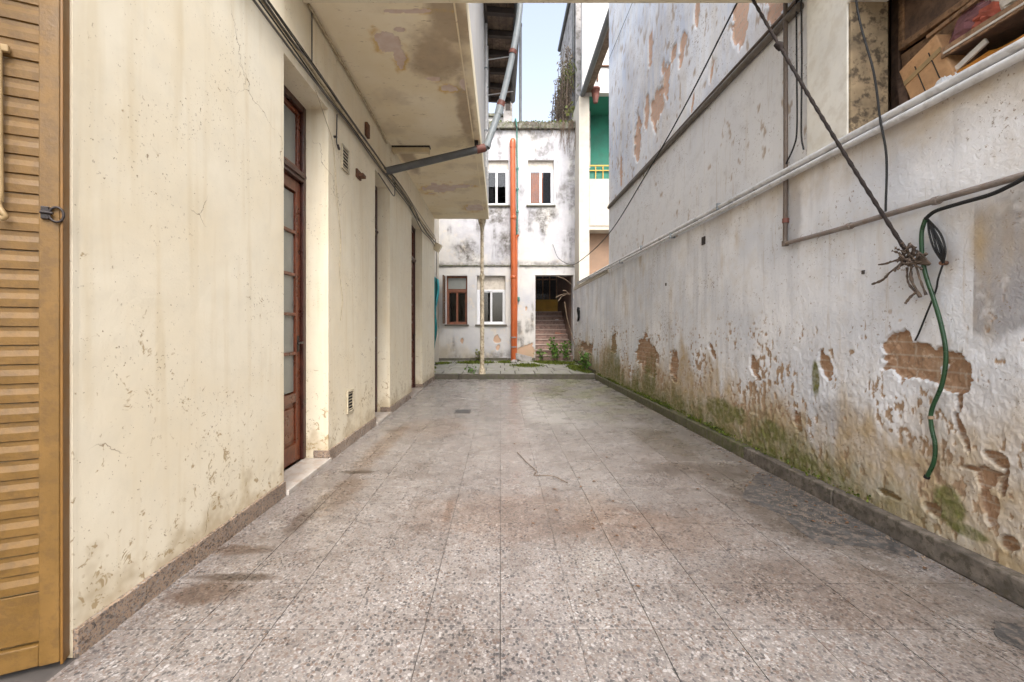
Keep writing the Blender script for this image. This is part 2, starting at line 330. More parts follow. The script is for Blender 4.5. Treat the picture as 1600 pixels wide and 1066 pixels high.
simple('mustard_wall', (0.60, 0.36, 0.07), 0.7, 0.2, 3, 0.2)
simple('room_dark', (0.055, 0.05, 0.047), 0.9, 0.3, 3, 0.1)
simple('mould_plaster', (0.37, 0.28, 0.17), 0.9, 0.45, 6, 0.6, dirt=(0.06, 0.045, 0.03), dirt_amt=0.85)
simple('storeroom_wall', (0.24, 0.165, 0.11), 0.9, 0.4, 4, 0.4)
simple('cardboard', (0.52, 0.30, 0.145), 0.75, 0.15, 9, 0.2, dirt=(0.34, 0.18, 0.08), dirt_amt=0.4)
simple('purple_cloth', (0.20, 0.085, 0.09), 0.9, 0.4, 14, 0.5)
simple('red_cloth', (0.36, 0.09, 0.055), 0.9, 0.3, 14, 0.5)
simple('paper_white', (0.60, 0.55, 0.48), 0.6, 0.2, 8, 0.3)
simple('orange_sack', (0.50, 0.20, 0.025), 0.45, 0.35, 8, 0.3)
simple('teal_cloth', (0.025, 0.30, 0.33), 0.6, 0.3, 6, 0.2)
simple('white_bag', (0.72, 0.74, 0.76), 0.5, 0.1, 8, 0.2)
simple('brick_piece', (0.46, 0.21, 0.14), 0.85, 0.3, 12, 0.5)
simple('dry_branch', (0.27, 0.20, 0.135), 0.85, 0.4, 14, 0.4)
simple('dry_leaf', (0.17, 0.09, 0.045), 0.8, 0.4, 20, 0.1)
simple('twig', (0.14, 0.10, 0.07), 0.85, 0.3, 20, 0.1)
simple('orange_curtain', (0.85, 0.22, 0.03), 0.8, 0.15, 5, 0.1)
simple('metal_cover', (0.085, 0.075, 0.07), 0.6, 0.3, 10, 0.4)
simple('hole_dark', (0.05, 0.04, 0.035), 0.9, 0.3, 20, 0.2)

def leafmat(name, a, b):
    m = Mat(name)
    r = m.node('ShaderNodeNewGeometry').outputs['Random Per Island']
    c = m.mix(r, a, b)
    m.fin(c, 0.55, None, spec=0.3)
    m.b.inputs['Subsurface Weight'].default_value = 0.0
    t = m.node('ShaderNodeBsdfTranslucent'); m.put(t.inputs[0], c)
    mx = m.node('ShaderNodeMixShader'); mx.inputs[0].default_value = 0.25
    m.t.links.new(m.b.outputs[0], mx.inputs[1]); m.t.links.new(t.outputs[0], mx.inputs[2])
    m.t.links.new(mx.outputs[0], m.t.nodes['Material Output'].inputs[0])
    MAT[name] = m.m
leafmat('leaf_green', (0.05, 0.13, 0.02), (0.17, 0.30, 0.06))
leafmat('leaf_moss', (0.055, 0.085, 0.012), (0.18, 0.22, 0.03))
leafmat('leaf_dry', (0.09, 0.065, 0.045), (0.27, 0.22, 0.15))
leafmat('leaf_olive', (0.10, 0.12, 0.03), (0.24, 0.25, 0.09))

def glassmat(name, tint, gl, rough=0.04):
    m = Mat(name)
    t = m.node('ShaderNodeBsdfTransparent'); t.inputs[0].default_value = tint + (1,)
    g = m.node('ShaderNodeBsdfGlossy'); g.inputs['Roughness'].default_value = rough
    m.put(g.inputs['Normal'], m.bump(m.noise(2.0, 2), 0.05, 0.01))
    fr = m.node('ShaderNodeFresnel'); fr.inputs[0].default_value = 1.5
    f = m.math('ADD', m.math('MULTIPLY', fr.outputs[0], 1.0), gl, clamp=True)
    mx = m.node('ShaderNodeMixShader'); m.put(mx.inputs[0], f)
    m.t.links.new(t.outputs[0], mx.inputs[1]); m.t.links.new(g.outputs[0], mx.inputs[2])
    m.t.links.new(mx.outputs[0], m.t.nodes['Material Output'].inputs[0])
    MAT[name] = m.m
glassmat('window_glass', (0.86, 0.88, 0.90), 0.0, 0.02)
def frosted():
    m = Mat('frosted_glass')
    c = m.mix(m.noise(3, 5, 0.6), (0.17, 0.18, 0.17), (0.27, 0.28, 0.26))
    c = m.mix(m.ramp(m.noise(22, 5, 0.7), [(0.6, 0), (0.72, 0.5)]), c, (0.33, 0.31, 0.26))
    MAT['frosted_glass'] = m.fin(c, 0.28, m.bump(m.vor(140).outputs[0], 0.25, 0.002), spec=0.5)
frosted()

# ------------------------------------------------------------------ mesh helpers
class MB:
    def __init__(s): s.v = []; s.f = []; s.sm = []
    def add(s, vs, fs, smooth=False):
        k = len(s.v); s.v += [tuple(p) for p in vs]
        for f in fs: s.f.append(tuple(i + k for i in f)); s.sm.append(smooth)
        return s
    def box(s, x0, x1, y0, y1, z0, z1, rot=None, piv=None):
        vs = [Vector(p) for p in ((x0, y0, z0), (x1, y0, z0), (x1, y1, z0), (x0, y1, z0), (x0, y0, z1), (x1, y0, z1), (x1, y1, z1), (x0, y1, z1))]
        if rot is not None:
            c = Vector(piv) if piv else Vector(((x0 + x1) / 2, (y0 + y1) / 2, (z0 + z1) / 2))
            vs = [c + rot @ (p - c) for p in vs]
        return s.add(vs, [(0, 3, 2, 1), (4, 5, 6, 7), (0, 1, 5, 4), (1, 2, 6, 5), (2, 3, 7, 6), (3, 0, 4, 7)])
    def tube(s, path, r, n=10, cap=True):
        P = [Vector(p) for p in path]; rs = r if hasattr(r, '__len__') else [r] * len(P)
        vs = []; up = None
        for i, p in enumerate(P):
            d = (P[min(i + 1, len(P) - 1)] - P[max(i - 1, 0)]).normalized()
            if up is None: up = Vector((0, 0, 1)) if abs(d.z) < 0.9 else Vector((1, 0, 0))
            a = d.cross(up).normalized(); up = a.cross(d).normalized()
            for k in range(n):
                t = 2 * math.pi * k / n
                vs.append(p + (a * math.cos(t) + up * math.sin(t)) * rs[i])
        fs = []
        for i in range(len(P) - 1):
            for k in range(n):
                fs.append((i * n + k, i * n + (k + 1) % n, (i + 1) * n + (k + 1) % n, (i + 1) * n + k))
        s.add(vs, fs, True)
        if cap:
            s.add(vs[:n], [tuple(range(n))]); s.add(vs[-n:], [tuple(range(n))[::-1]])
        return s
    def lathe(s, x, y, prof, n=20):
        vs = [(x + r * math.cos(2 * math.pi * k / n), y + r * math.sin(2 * math.pi * k / n), z) for r, z in prof for k in range(n)]
        fs = [(i * n + k, i * n + (k + 1) % n, (i + 1) * n + (k + 1) % n, (i + 1) * n + k) for i in range(len(prof) - 1) for k in range(n)]
        s.add(vs, fs, True)
        s.add(vs[:n], [tuple(range(n))[::-1]]); s.add(vs[-n:], [tuple(range(n))])
        return s
    def build(s, name, mat, parent=None, bevel=0, solid=0):
        me = bpy.data.meshes.new(name)
        org = root_loc(parent)
        me.from_pydata([(p[0] - org[0], p[1] - org[1], p[2] - org[2]) for p in s.v], [], s.f)
        me.polygons.foreach_set('use_smooth', s.sm)
        me.materials.append(MAT[mat])
        o = bpy.data.objects.new(name, me); COL.objects.link(o); o.parent = parent
        if solid:
            md = o.modifiers.new('solid', 'SOLIDIFY'); md.thickness = solid; md.offset = 0
        if bevel:
            md = o.modifiers.new('bevel', 'BEVEL'); md.width = bevel; md.segments = 2; md.limit_method = 'ANGLE'
        return o
def root_loc(p):
    if p is None: return (0, 0, 0)
    while p.parent: p = p.parent
    return tuple(p.location)
def tag(o, label=None, cat=None, group=None, kind=None):
    if label: o['label'] = label
    if cat: o['category'] = cat
    if group: o['group'] = group
    if kind: o['kind'] = kind
    return o
def thing(name, loc, label, cat, group=None):
    o = bpy.data.objects.new(name, None); COL.objects.link(o); o.location = loc
    o.empty_display_size = 0.1
    return tag(o, label, cat, group)
def box(name, mat, parent, x0, x1, y0, y1, z0, z1, bevel=0.004, rot=None, piv=None):
    return MB().box(x0, x1, y0, y1, z0, z1, rot, piv).build(name, mat, parent, bevel)
def spline(pts, n=8):
    """Catmull-Rom through the points"""
    P = [Vector(p) for p in pts]; P = [P[0] * 2 - P[1]] + P + [P[-1] * 2 - P[-2]]; out = []
    for i in range(1, len(P) - 2):
        for k in range(n):
            t = k / n; a, b, c, d = P[i - 1:i + 3]
            out.append(0.5 * ((2 * b) + (c - a) * t + (2 * a - 5 * b + 4 * c - d) * t * t + (3 * b - a - 3 * c + d) * t ** 3))
    out.append(P[-2]); return out

# numpy value noise
def _h(i, j, s):
    v = np.sin(i * 127.1 + j * 311.7 + s * 74.7) * 43758.5453
    return v - np.floor(v)
def vn(x, y, s=0):
    i, j = np.floor(x), np.floor(y); fx, fy = x - i, y - j
    fx = fx * fx * (3 - 2 * fx); fy = fy * fy * (3 - 2 * fy)
    return (_h(i, j, s) * (1 - fx) + _h(i + 1, j, s) * fx) * (1 - fy) + (_h(i, j + 1, s) * (1 - fx) + _h(i + 1, j + 1, s) * fx) * fy
def fbm(x, y, s=0, o=5, g=0.55):
    a, t, n = 1.0, 0.0, 0.0
    for k in range(o):
        t = t + a * vn(x * 2 ** k, y * 2 ** k, s + k); n += a; a *= g
    return t / n
def sst(v, a, b):
    t = np.clip((v - a) / (b - a), 0, 1); return t * t * (3 - 2 * t)
def patches(U, V, lst, seed=3, amt=0.55, freq=6, soft=0.10):
    """irregular patches: (u, v, ru, rv, angle)"""
    m = np.zeros_like(U)
    nz = (fbm(U * freq, V * freq, seed, 6, 0.62) - 0.5) * 2 * amt
    for (u, v, ru, rv, an) in lst:
        c, s = math.cos(R(an)), math.sin(R(an))
        du, dv = U - u, V - v
        a, b = (du * c + dv * s) / ru, (-du * s + dv * c) / rv
        m = np.maximum(m, sst(np.sqrt(a * a + b * b) + nz, 1 + soft, 1 - soft))
    return m

def grid_wall(name, P, us, vs, holes, thick, mat, parent, disp=None, attrs=None):
    """closed wall: a fine front sheet with relief, openings with reveals, a plain back"""
    hu = [h[k] for h in holes for k in (0, 1)]; hv = [h[k] for h in holes for k in (2, 3)]
    us = np.unique(np.round(np.concatenate([us, hu]), 5)); vs = np.unique(np.round(np.concatenate([vs, hv]), 5))
    U, V = np.meshgrid(us, vs, indexing='ij')
    D = disp(U, V) if disp else np.zeros_like(U)
    for (a, b, c, d) in holes:
        dist = np.maximum(np.maximum(a - U, U - b), np.maximum(c - V, V - d))
        D = D * sst(dist, 0.0, 0.05)
    rim = np.minimum(np.minimum(U - us[0], us[-1] - U), np.minimum(V - vs[0], vs[-1] - V))
    D = D * sst(rim, 0, 0.03)
    org = root_loc(parent)
    x, y, z = P(U, V, D)
    co = np.stack([x + 0 * U, y + 0 * U, z + 0 * U], -1).reshape(-1, 3)
    nu, nv = U.shape
    I = np.arange(nu * nv).reshape(nu, nv)
    F = np.stack([I[:-1, :-1], I[1:, :-1], I[1:, 1:], I[:-1, 1:]], -1)
    cu, cv = (us[:-1] + us[1:]) / 2, (vs[:-1] + vs[1:]) / 2
    CU, CV = np.meshgrid(cu, cv, indexing='ij')
    keep = np.ones_like(CU, bool)
    for (a, b, c, d) in holes: keep &= ~((CU > a) & (CU < b) & (CV > c) & (CV < d))
    F = F[keep]
    p0 = np.array([P(0., 0., 0.), P(1., 0., 0.), P(0., 1., 0.), P(0., 0., 1.)], float)
    flip = np.dot(np.cross(p0[1] - p0[0], p0[2] - p0[0]), p0[3] - p0[0]) < 0
    if flip: F = F[:, ::-1]
    ev, ef = [], []
    def quad(pts):
        k = len(co) + len(ev); ev.extend(P(*p) for p in pts); ef.append([k, k + 1, k + 2, k + 3])
    ru = sorted(set([us[0], us[-1]] + hu)); rv = sorted(set([vs[0], vs[-1]] + hv))
    for a, b in zip(ru[:-1], ru[1:]):
        for c, d in zip(rv[:-1], rv[1:]):
            if any(h[0] < (a + b) / 2 < h[1] and h[2] < (c + d) / 2 < h[3] for h in holes): continue
            quad([(a, c, -thick), (a, d, -thick), (b, d, -thick), (b, c, -thick)])
    for (a, b, c, d) in list(holes) + [(us[0], us[-1], vs[0], vs[-1])]:
        for (p, q) in (((a, c), (b, c)), ((b, c), (b, d)), ((b, d), (a, d)), ((a, d), (a, c))):
            if thick: quad([(*p, 0.), (*q, 0.), (*q, -thick), (*p, -thick)])
    allv = np.concatenate([co, np.array(ev, float).reshape(-1, 3)]) - np.array(org)
    allf = np.concatenate([F, np.array(ef, int).reshape(-1, 4)])
    me = bpy.data.meshes.new(name)
    me.vertices.add(len(allv)); me.vertices.foreach_set('co', allv.astype(np.float32).ravel())
    me.loops.add(len(allf) * 4); me.loops.foreach_set('vertex_index', allf.astype(np.int32).ravel())
    me.polygons.add(len(allf)); me.polygons.foreach_set('loop_start', (np.arange(len(allf)) * 4).astype(np.int32))
    sm = np.zeros(len(allf), bool); sm[:len(F)] = True
    me.polygons.foreach_set('use_smooth', sm)
    me.update(calc_edges=True); me.validate()
    if attrs:
        for k, A in attrs(U, V).items():
            at = me.attributes.new(k, 'FLOAT', 'POINT')
            dat = np.zeros(len(allv), np.float32); dat[:nu * nv] = A.ravel()
            at.data.foreach_set('value', dat)
    me.materials.append(MAT[mat])
    o = bpy.data.objects.new(name, me); COL.objects.link(o); o.parent = parent
    return o

# ================================================================== THE SETTING
g = MB().add([(-600, -600, -0.12), (600, -600, -0.12), (600, 600, -0.12), (-600, 600, -0.12)], [(0, 1, 2, 3)]).build('ground', 'ground_soil')
tag(g, 'bare soil and cement under the whole block', 'ground', kind='structure')

T = 0.306
XL, XR = -1.545, 2.245
floor = MB().box(XL - 0.4, XR + 0.06, -3.0, 10.12, -0.11, -0.005).build('floor', 'bedding')
tag(floor, 'speckled grey-brown terrazzo tile floor of the long yard', 'floor', kind='structure')
def tile_mesh(w, d, name, mat, ch=0.0003, h=0.02):
    a, b = w / 2, d / 2
    m = MB().add([(-a, -b, -h), (a, -b, -h), (a, b, -h), (-a, b, -h), (-a, -b, -ch), (a, -b, -ch), (a, b, -ch), (-a, b, -ch),
                  (-a + ch, -b + ch, 0), (a - ch, -b + ch, 0), (a - ch, b - ch, 0), (-a + ch, b - ch, 0)],
                 [(0, 1, 5, 4), (1, 2, 6, 5), (2, 3, 7, 6), (3, 0, 4, 7), (4, 5, 9, 8), (5, 6, 10, 9), (6, 7, 11, 10), (7, 4, 8, 11), (8, 9, 10, 11)])
    me = bpy.data.meshes.new(name); me.from_pydata(m.v, [], m.f); me.materials.append(MAT[mat]); return me
cols = []
k = -5
while k * T < XR - 0.02:
    x0, x1 = max(k * T, XL), min((k + 1) * T, XR); cols.append((x0, x1)); k += 1
cols[0] = (XL, cols[0][1])
tmesh = {}
rest = MB(); nt_ = 0
rnd = random.Random(11)
for row in range(-15, 28):
    y0 = 1.692 + row * T
    y1 = min(y0 + T, 10.10)
    for ci, (x0, x1) in enumerate(cols):
        seam = 0.0052 if (ci % 3 == 1) else 0.0015
        wx, wy = x1 - x0 - seam, y1 - y0 - (0.006 if row % 4 == 0 else 0.0032)
        dz = rnd.uniform(-0.0007, 0.0002); rx, ry = rnd.gauss(0, 0.0011), rnd.gauss(0, 0.0011)
        c = ((x0 + x1) / 2, (y0 + y1) / 2)
        if row >= -1 and nt_ < 300:
            key = (round(wx, 4), round(wy, 4))
            if key not in tmesh: tmesh[key] = tile_mesh(wx, wy, 'tile', 'terrazzo')
            o = bpy.data.objects.new('tile', tmesh[key]); COL.objects.link(o); o.parent = floor
            o.location = (c[0], c[1], dz); o.rotation_euler = (rx, ry, 0); nt_ += 1
        else:
            me_ = tile_mesh(wx, wy, 'tmp', 'terrazzo')
            rest.add([(v.co.x + c[0], v.co.y + c[1], v.co.z + dz + v.co.y * rx - v.co.x * ry) for v in me_.vertices], [tuple(p.vertices) for p in me_.polygons])
            bpy.data.meshes.remove(me_)
tag(rest.build('tile_field', 'terrazzo', floor), kind='stuff')
def patch(name, mat, pts, z, parent, th=0.004, seed=1, jit=0.02):
    rr = random.Random(seed); ring = []
    pts = [tuple(p)[:2] for p in spline([(p[0], p[1], 0) for p in pts] + [(pts[0][0], pts[0][1], 0)], 5)][:-1]
    for i in range(len(pts)):
        a, b = Vector(pts[i]), Vector(pts[(i + 1) % len(pts)])
        for t in range(6):
            p = a.lerp(b, t / 6); ring.append((p.x + rr.uniform(-jit, jit), p.y + rr.uniform(-jit, jit)))
    n = len(ring)
    return MB().add([(x, y, z) for x, y in ring] + [(x, y, z + th) for x, y in ring],
                    [tuple(range(n, 2 * n))] + [(i, (i + 1) % n, n + (i + 1) % n, n + i) for i in range(n)]).build(name, mat, parent)
cp = patch('cement_patch', 'cement_patch', [(1.92, 3.27), (2.236, 3.50), (2.236, 2.30), (1.98, 2.34), (1.78, 2.40), (1.80, 2.75), (1.72, 3.0)], 0.0006, floor, 0.0016, 1, 0.005)
patch('cement_patch', 'cement_patch', [(2.03, 1.74), (2.236, 1.66), (2.236, 1.40), (2.1, 1.42), (1.93, 1.62)], 0.0006, floor, 0.0016, 3, 0.005)

# raised rear terrace with paving tiles
ZT = 0.117
def terr_z(y): return ZT + (y - 10.1) * 0.026
terrace = MB().add([(-2.0, 10.22, 0.0), (2.36, 10.22, 0.0), (2.36, 13.3, 0.0), (-2.0, 13.3, 0.0),
                    (-2.0, 10.22, ZT - 0.012), (2.36, 10.22, ZT - 0.012), (2.36, 13.3, terr_z(13.3) - 0.012), (-2.0, 13.3, terr_z(13.3) - 0.012)],
                   [(0, 3, 2, 1), (4, 5, 6, 7), (0, 1, 5, 4), (1, 2, 6, 5), (2, 3, 7, 6), (3, 0, 4, 7)]).build('terrace', 'bedding')
tag(terrace, 'raised paved terrace at the far end of the yard', 'terrace', kind='structure')
xs_ = [-1.92, -1.42, -0.93, -0.48, 0.0, 0.36, 0.84, 1.28, 1.74, 2.27]
ys_ = [10.235, 10.8, 11.4, 12.0, 12.65, 13.29]
for i in range(len(xs_) - 1):
    for j in range(len(ys_) - 1):
        off = 0.0 if j % 2 == 0 else 0.11
        x0, x1 = xs_[i] + off, min(xs_[i + 1] + off, 2.27)
        o = bpy.data.objects.new('paving_tile', tile_mesh(x1 - x0 - 0.022, ys_[j + 1] - ys_[j] - 0.035, 'paving_tile', 'terrace_tile', 0.004, 0.03))
        COL.objects.link(o); o.parent = terrace
        yc = (ys_[j] + ys_[j + 1]) / 2
        o.location = ((x0 + x1) / 2, yc, terr_z(yc) + rnd.uniform(-0.003, 0.006)); o.rotation_euler = (0.026 + rnd.gauss(0, 0.004), rnd.gauss(0, 0.004), 0)
x = -1.98
for wdt in (0.98, 1.1, 0.92, 1.25):      # edge stones of the terrace step
    x1 = min(x + wdt, 2.25)
    box('edge_stone', 'step_stone', terrace, x, x1 - 0.006, 10.085, 10.225, -0.004, ZT + rnd.uniform(-0.003, 0.004), 0.008); x += wdt

# ================================================================== LEFT BUILDING
WX = -1.56
LB = thing('left_building', (WX, 5.5, 0), 'cream plastered building with three tall recessed doors and an overhanging upper floor', 'building')
HEAD = 3.19
DOORS = [(3.05, 3.84), (5.27, 5.97), (7.43, 8.44)]
def ldisp(U, V):
    return (fbm(U * 0.9, V * 0.9, 5, 4) - 0.5) * 0.009 + (fbm(U * 7, V * 7, 9, 4) - 0.5) * 0.0012
us = 1.56 * 662 / (782 - np.arange(120, 680, 2.0))
us = np.concatenate([[1.545], us[(us > 1.56) & (us < 9.95)], [10.0]])
grid_wall('wall', lambda u, v, d: (WX + d, u, v), us, np.concatenate([np.arange(0.0, 3.82, 0.03), [3.82]]), [(a, b, 0.0, HEAD) for a, b in DOORS], 0.42, 'cream_plaster', LB, ldisp)
# wall beside the shutter's opening, and the head above it
MB().box(WX - 0.42, WX, -3.0, 0.25, 0, 4.3).build('near_wall', 'cream_plaster', LB)
MB().box(WX - 0.42, WX, 0.25, 1.545, 3.0, 4.3).build('near_lintel', 'cream_plaster', LB)
MB().box(WX - 0.42, WX, 1.545, 2.8, 3.82, 4.3).build('upper_parapet', 'cream_plaster', LB)
# skirting of terrazzo pieces
segs = [(1.545, 3.05), (3.84, 5.27), (5.97, 7.43), (8.44, 10.0)]
for a, b in segs:
    n = max(1, round((b - a) / 0.32)); st_ = (b - a) / n
    for i in range(n):
        box('skirting_tile', 'terrazzo_brown', LB, WX - 0.004, WX + 0.017 + rnd.uniform(-0.001, 0.001), a + i * st_ + 0.001, a + (i + 1) * st_ - 0.0015, -0.003, 0.103 + rnd.uniform(-0.002, 0.002), 0.003)
for (a, b) in DOORS:   # skirting returns into the recess, thresholds
    box('skirting_tile', 'terrazzo_brown', LB, WX - 0.13, WX + 0.016, b - 0.016, b + 0.0, 0.036, 0.10, 0.003)
    box('threshold', 'marble', LB, WX - 0.215, WX + 0.012, a + 0.002, b - 0.018, -0.003, 0.034, 0.004)
    box('threshold_nosing', 'marble', LB, WX + 0.0125, WX + 0.034, a + 0.004, b - 0.006, -0.003, 0.037, 0.005)

def ldoor(a, b, dep):
    X = WX - dep
    z0, z1 = 0.036, HEAD
    fw = 0.055
    f = MB(); f.box(X - 0.10, X, a, a + fw, z0, z1).box(X - 0.10, X, b - fw, b, z0, z1).box(X - 0.10, X, a + fw, b - fw, z1 - 0.06, z1).box(X - 0.10, X + 0.012, a + fw, b - fw, 2.50, 2.585)
    fr = f.build('door', 'door_frame_wood', LB, 0.006)
    box('transom_moulding', 'door_frame_wood', fr, X + 0.013, X + 0.03, a + fw, b - fw, 2.53, 2.56, 0.006)
    y0, y1 = a + fw + 0.004, b - fw - 0.004
    lx0, lx1 = X - 0.075, X - 0.028
    sw = 0.075
    zz = [0.64, 0.985, 1.325, 1.67, 2.04, 2.395]
    L = MB().box(lx0, lx1, y0, y0 + sw, z0 + 0.006, 2.495).box(lx0, lx1, y1 - sw, y1, z0 + 0.006, 2.495)
    L.box(lx0, lx1, y0 + sw, y1 - sw, z0 + 0.006, 0.20).box(lx0, lx1, y0 + sw, y1 - sw, 0.56, zz[0]).box(lx0, lx1, y0 + sw, y1 - sw, zz[-1], 2.495)
    for z in zz[1:-1]: L.box(lx0 + 0.008, lx1 - 0.002, y0 + sw, y1 - sw, z - 0.014, z + 0.014)
    L.build('leaf', 'door_wood', fr, 0.005)
    for p, q in zip(zz[:-1], zz[1:]):
        box('pane', 'frosted_glass', fr, lx0 + 0.018, lx0 + 0.024, y0 + sw - 0.006, y1 - sw + 0.006, p + 0.012, q - 0.012, 0)
    box('bottom_panel', 'door_wood', fr, lx0 + 0.012, lx0 + 0.030, y0 + sw - 0.006, y1 - sw + 0.006, 0.195, 0.565, 0)
    box('raised_panel', 'door_wood', fr, lx0 + 0.0302, lx1 - 0.001, y0 + sw + 0.035, y1 - sw - 0.035, 0.24, 0.52, 0.012)
    # transom light: a small hopper sash
    S = MB().box(lx0, lx1, y0, y0 + 0.04, 2.59, 3.125).box(lx0, lx1, y1 - 0.04, y1, 2.59, 3.125).box(lx0, lx1, y0 + 0.04, y1 - 0.04, 2.59, 2.63).box(lx0, lx1, y0 + 0.04, y1 - 0.04, 3.085, 3.125)
    S.box(lx0 + 0.006, lx1 - 0.006, (y0 + y1) / 2 - 0.012, (y0 + y1) / 2 + 0.012, 2.63, 3.085)
    S.build('transom_sash', 'door_wood', fr, 0.005)
    for p, q in ((y0 + 0.036, (y0 + y1) / 2 - 0.008), ((y0 + y1) / 2 + 0.008, y1 - 0.036)):
        box('transom_pane', 'frosted_glass', fr, lx0 + 0.018, lx0 + 0.023, p, q, 2.626, 3.089, 0)
    h = MB().tube([(lx1, y1 - 0.04, 1.08), (lx1 + 0.045, y1 - 0.04, 1.08)], 0.008, 8).tube([(lx1 + 0.045, y1 - 0.035, 1.08), (lx1 + 0.045, y1 - 0.14, 1.075)], 0.009, 8)
    h.box(lx1, lx1 + 0.004, y1 - 0.06, y1 - 0.02, 1.0, 1.14).build('handle', 'black_iron', fr)
for (a, b), dep in zip(DOORS, (0.20, 0.172, 0.135)): ldoor(a, b, dep)

# vents in the wall
def vent(y, z, w, h, rusty=False):
    f = MB(); x = WX + 0.006
    f.box(x - 0.004, x + 0.012, y - w / 2 - 0.02, y - w / 2, z - h / 2 - 0.02, z + h / 2 + 0.02).box(x - 0.004, x + 0.012, y + w / 2, y + w / 2 + 0.02, z - h / 2 - 0.02, z + h / 2 + 0.02)
    f.box(x - 0.004, x + 0.012, y - w / 2, y + w / 2, z + h / 2, z + h / 2 + 0.02).box(x - 0.004, x + 0.012, y - w / 2, y + w / 2, z - h / 2 - 0.02, z - h / 2)
    v = f.build('vent_grille', 'grille_metal', LB, 0.002)
    box('vent_shade_plate', 'slot_shade', v, x - 0.003, x + 0.001, y - w / 2, y + w / 2, z - h / 2, z + h / 2, 0)  # thin black plate on the wall; shade between the slats as colour
    n = 6
    for i in range(n):
        zc = z - h / 2 + (i + 0.5) * h / n
        box('vent_slat', 'grille_metal', v, x + 0.002, x + 0.007, y - w / 2, y + w / 2, zc - 0.005, zc + 0.004, 0, Matrix.Rotation(R(25), 3, 'Y'))
vent(4.235, 2.895, 0.15, 0.20); vent(4.375, 0.455, 0.14, 0.19)
box('corbel', 'cream_plaster', LB, WX, WX + 0.16, 9.86, 10.0, 3.02, 3.2, 0.01, Matrix.Rotation(R(28), 3, 'Y'))

# slab of the upper floor (ceiling over the left strip)
SZ, SXE, SY0, SY1 = 3.82, -0.28, 3.36, 10.1
peel_s = [(-1.02, 3.88, 0.10, 0.14, 20), (-0.98, 4.12, 0.05, 0.15, 10), (-0.88, 3.72, 0.05, 0.03, 0), (-0.56, 4.62, 0.09, 0.07, 10), (-0.7, 4.45, 0.07, 0.03, 0),
          (-1.15, 7.9, 0.28, 0.25, -20), (-0.75, 7.8, 0.22, 0.10, 0), (-0.55, 9.2, 0.22, 0.22, 0), (-0.75, 3.5, 0.20, 0.025, 0), (-0.40, 4.55, 0.04, 0.10, 0)]
def s_attr(U, V):
    return {'peel': patches(U, V, peel_s, 4, 0.75, 9, 0.08),
            'rim': 0.75 * patches(U, V, [(a, b, c * 1.35, d * 1.3, e) for a, b, c, d, e in peel_s], 4, 0.75, 9, 0.3) * sst(fbm(U * 5, V * 5, 31), 0.42, 0.6),
            'damp': np.maximum(patches(U, V, [(-0.62, 4.05, 0.26, 0.40, 0), (-0.45, 3.6, 0.16, 0.35, 0), (-1.4, 6.6, 0.10, 0.6, 0), (-0.42, 5.2, 0.1, 0.8, 0)], 12, 0.8, 3.5, 0.4), 0.35 * sst(fbm(U * 2.5, V * 2.5, 77), 0.55, 0.75))}
def s_disp(U, V):
    return -0.012 * patches(U, V, peel_s, 4, 0.75, 9, 0.08) + (fbm(U * 3, V * 3, 6) - 0.5) * 0.008
grid_wall('upper_floor_slab', lambda u, v, d: (u, v, SZ - d), np.arange(WX + 0.0, SXE + 0.001, 0.0128), np.concatenate([662 * 2.62 / (514 - np.arange(343, 8, -1.6)), [SY0]]).clip(SY0, SY1), [], 0.22, 'soffit_plaster', LB, s_disp, s_attr)
box('slab_drip', 'soffit_plaster', LB, SXE - 0.10, SXE - 0.085, SY0, SY1 - 0.01, SZ - 0.01, SZ + 0.0, 0.003)
MB().box(-3.2, SXE - 0.004, SY0 + 0.02, SY1 - 0.004, SZ + 0.22, 6.74).build('upper_wall', 'white_wall', LB)
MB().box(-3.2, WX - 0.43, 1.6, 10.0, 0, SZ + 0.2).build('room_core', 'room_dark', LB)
MB().box(-2.4, -1.93, 10.0, 13.3, 0, 6.0).build('yard_wall', 'warm_white_wall', LB)
# eaves: rafters, boards and gutter seen from below
EX = 0.24
box('eave_plate', 'rafter_wood', LB, SXE + 0.0, SXE + 0.05, 3.4, 10.08, 6.60, 6.70, 0.004)
ry_ = [3.9 + 0.56 * i for i in range(12)]
for y in ry_:
    box('rafter', 'rafter_wood', LB, SXE, EX, y - 0.045, y + 0.045, 6.60 - 0.0, 6.70, 0.006, Matrix.Rotation(R(4), 3, 'Y'), (SXE, y, 6.7))
for i in range(4):
    xa = SXE + 0.002 + i * 0.128
    box('eave_board', 'eave_wood', LB, xa, xa + 0.122, 3.4, 10.09, 6.712 + 0.0 - 0.009 * i, 6.735 - 0.009 * i + rnd.uniform(0, 0.004), 0.003)
MB().box(SXE - 3.0, EX + 0.02, 3.38, 10.1, 6.742, 6.80).build('roof_sheet', 'rafter_wood', LB)
MB().tube([(EX + 0.05, 3.4, 6.66), (EX + 0.05, 10.1, 6.64)], 0.06, 12).build('eave_gutter', 'lead_grey', LB)
for y in (5.0, 6.6, 8.35, 9.6):
    MB().tube([(SXE, y, 6.50), (EX + 0.05, y, 6.585)], 0.010, 6).build('gutter_strap', 'alu_white', LB)

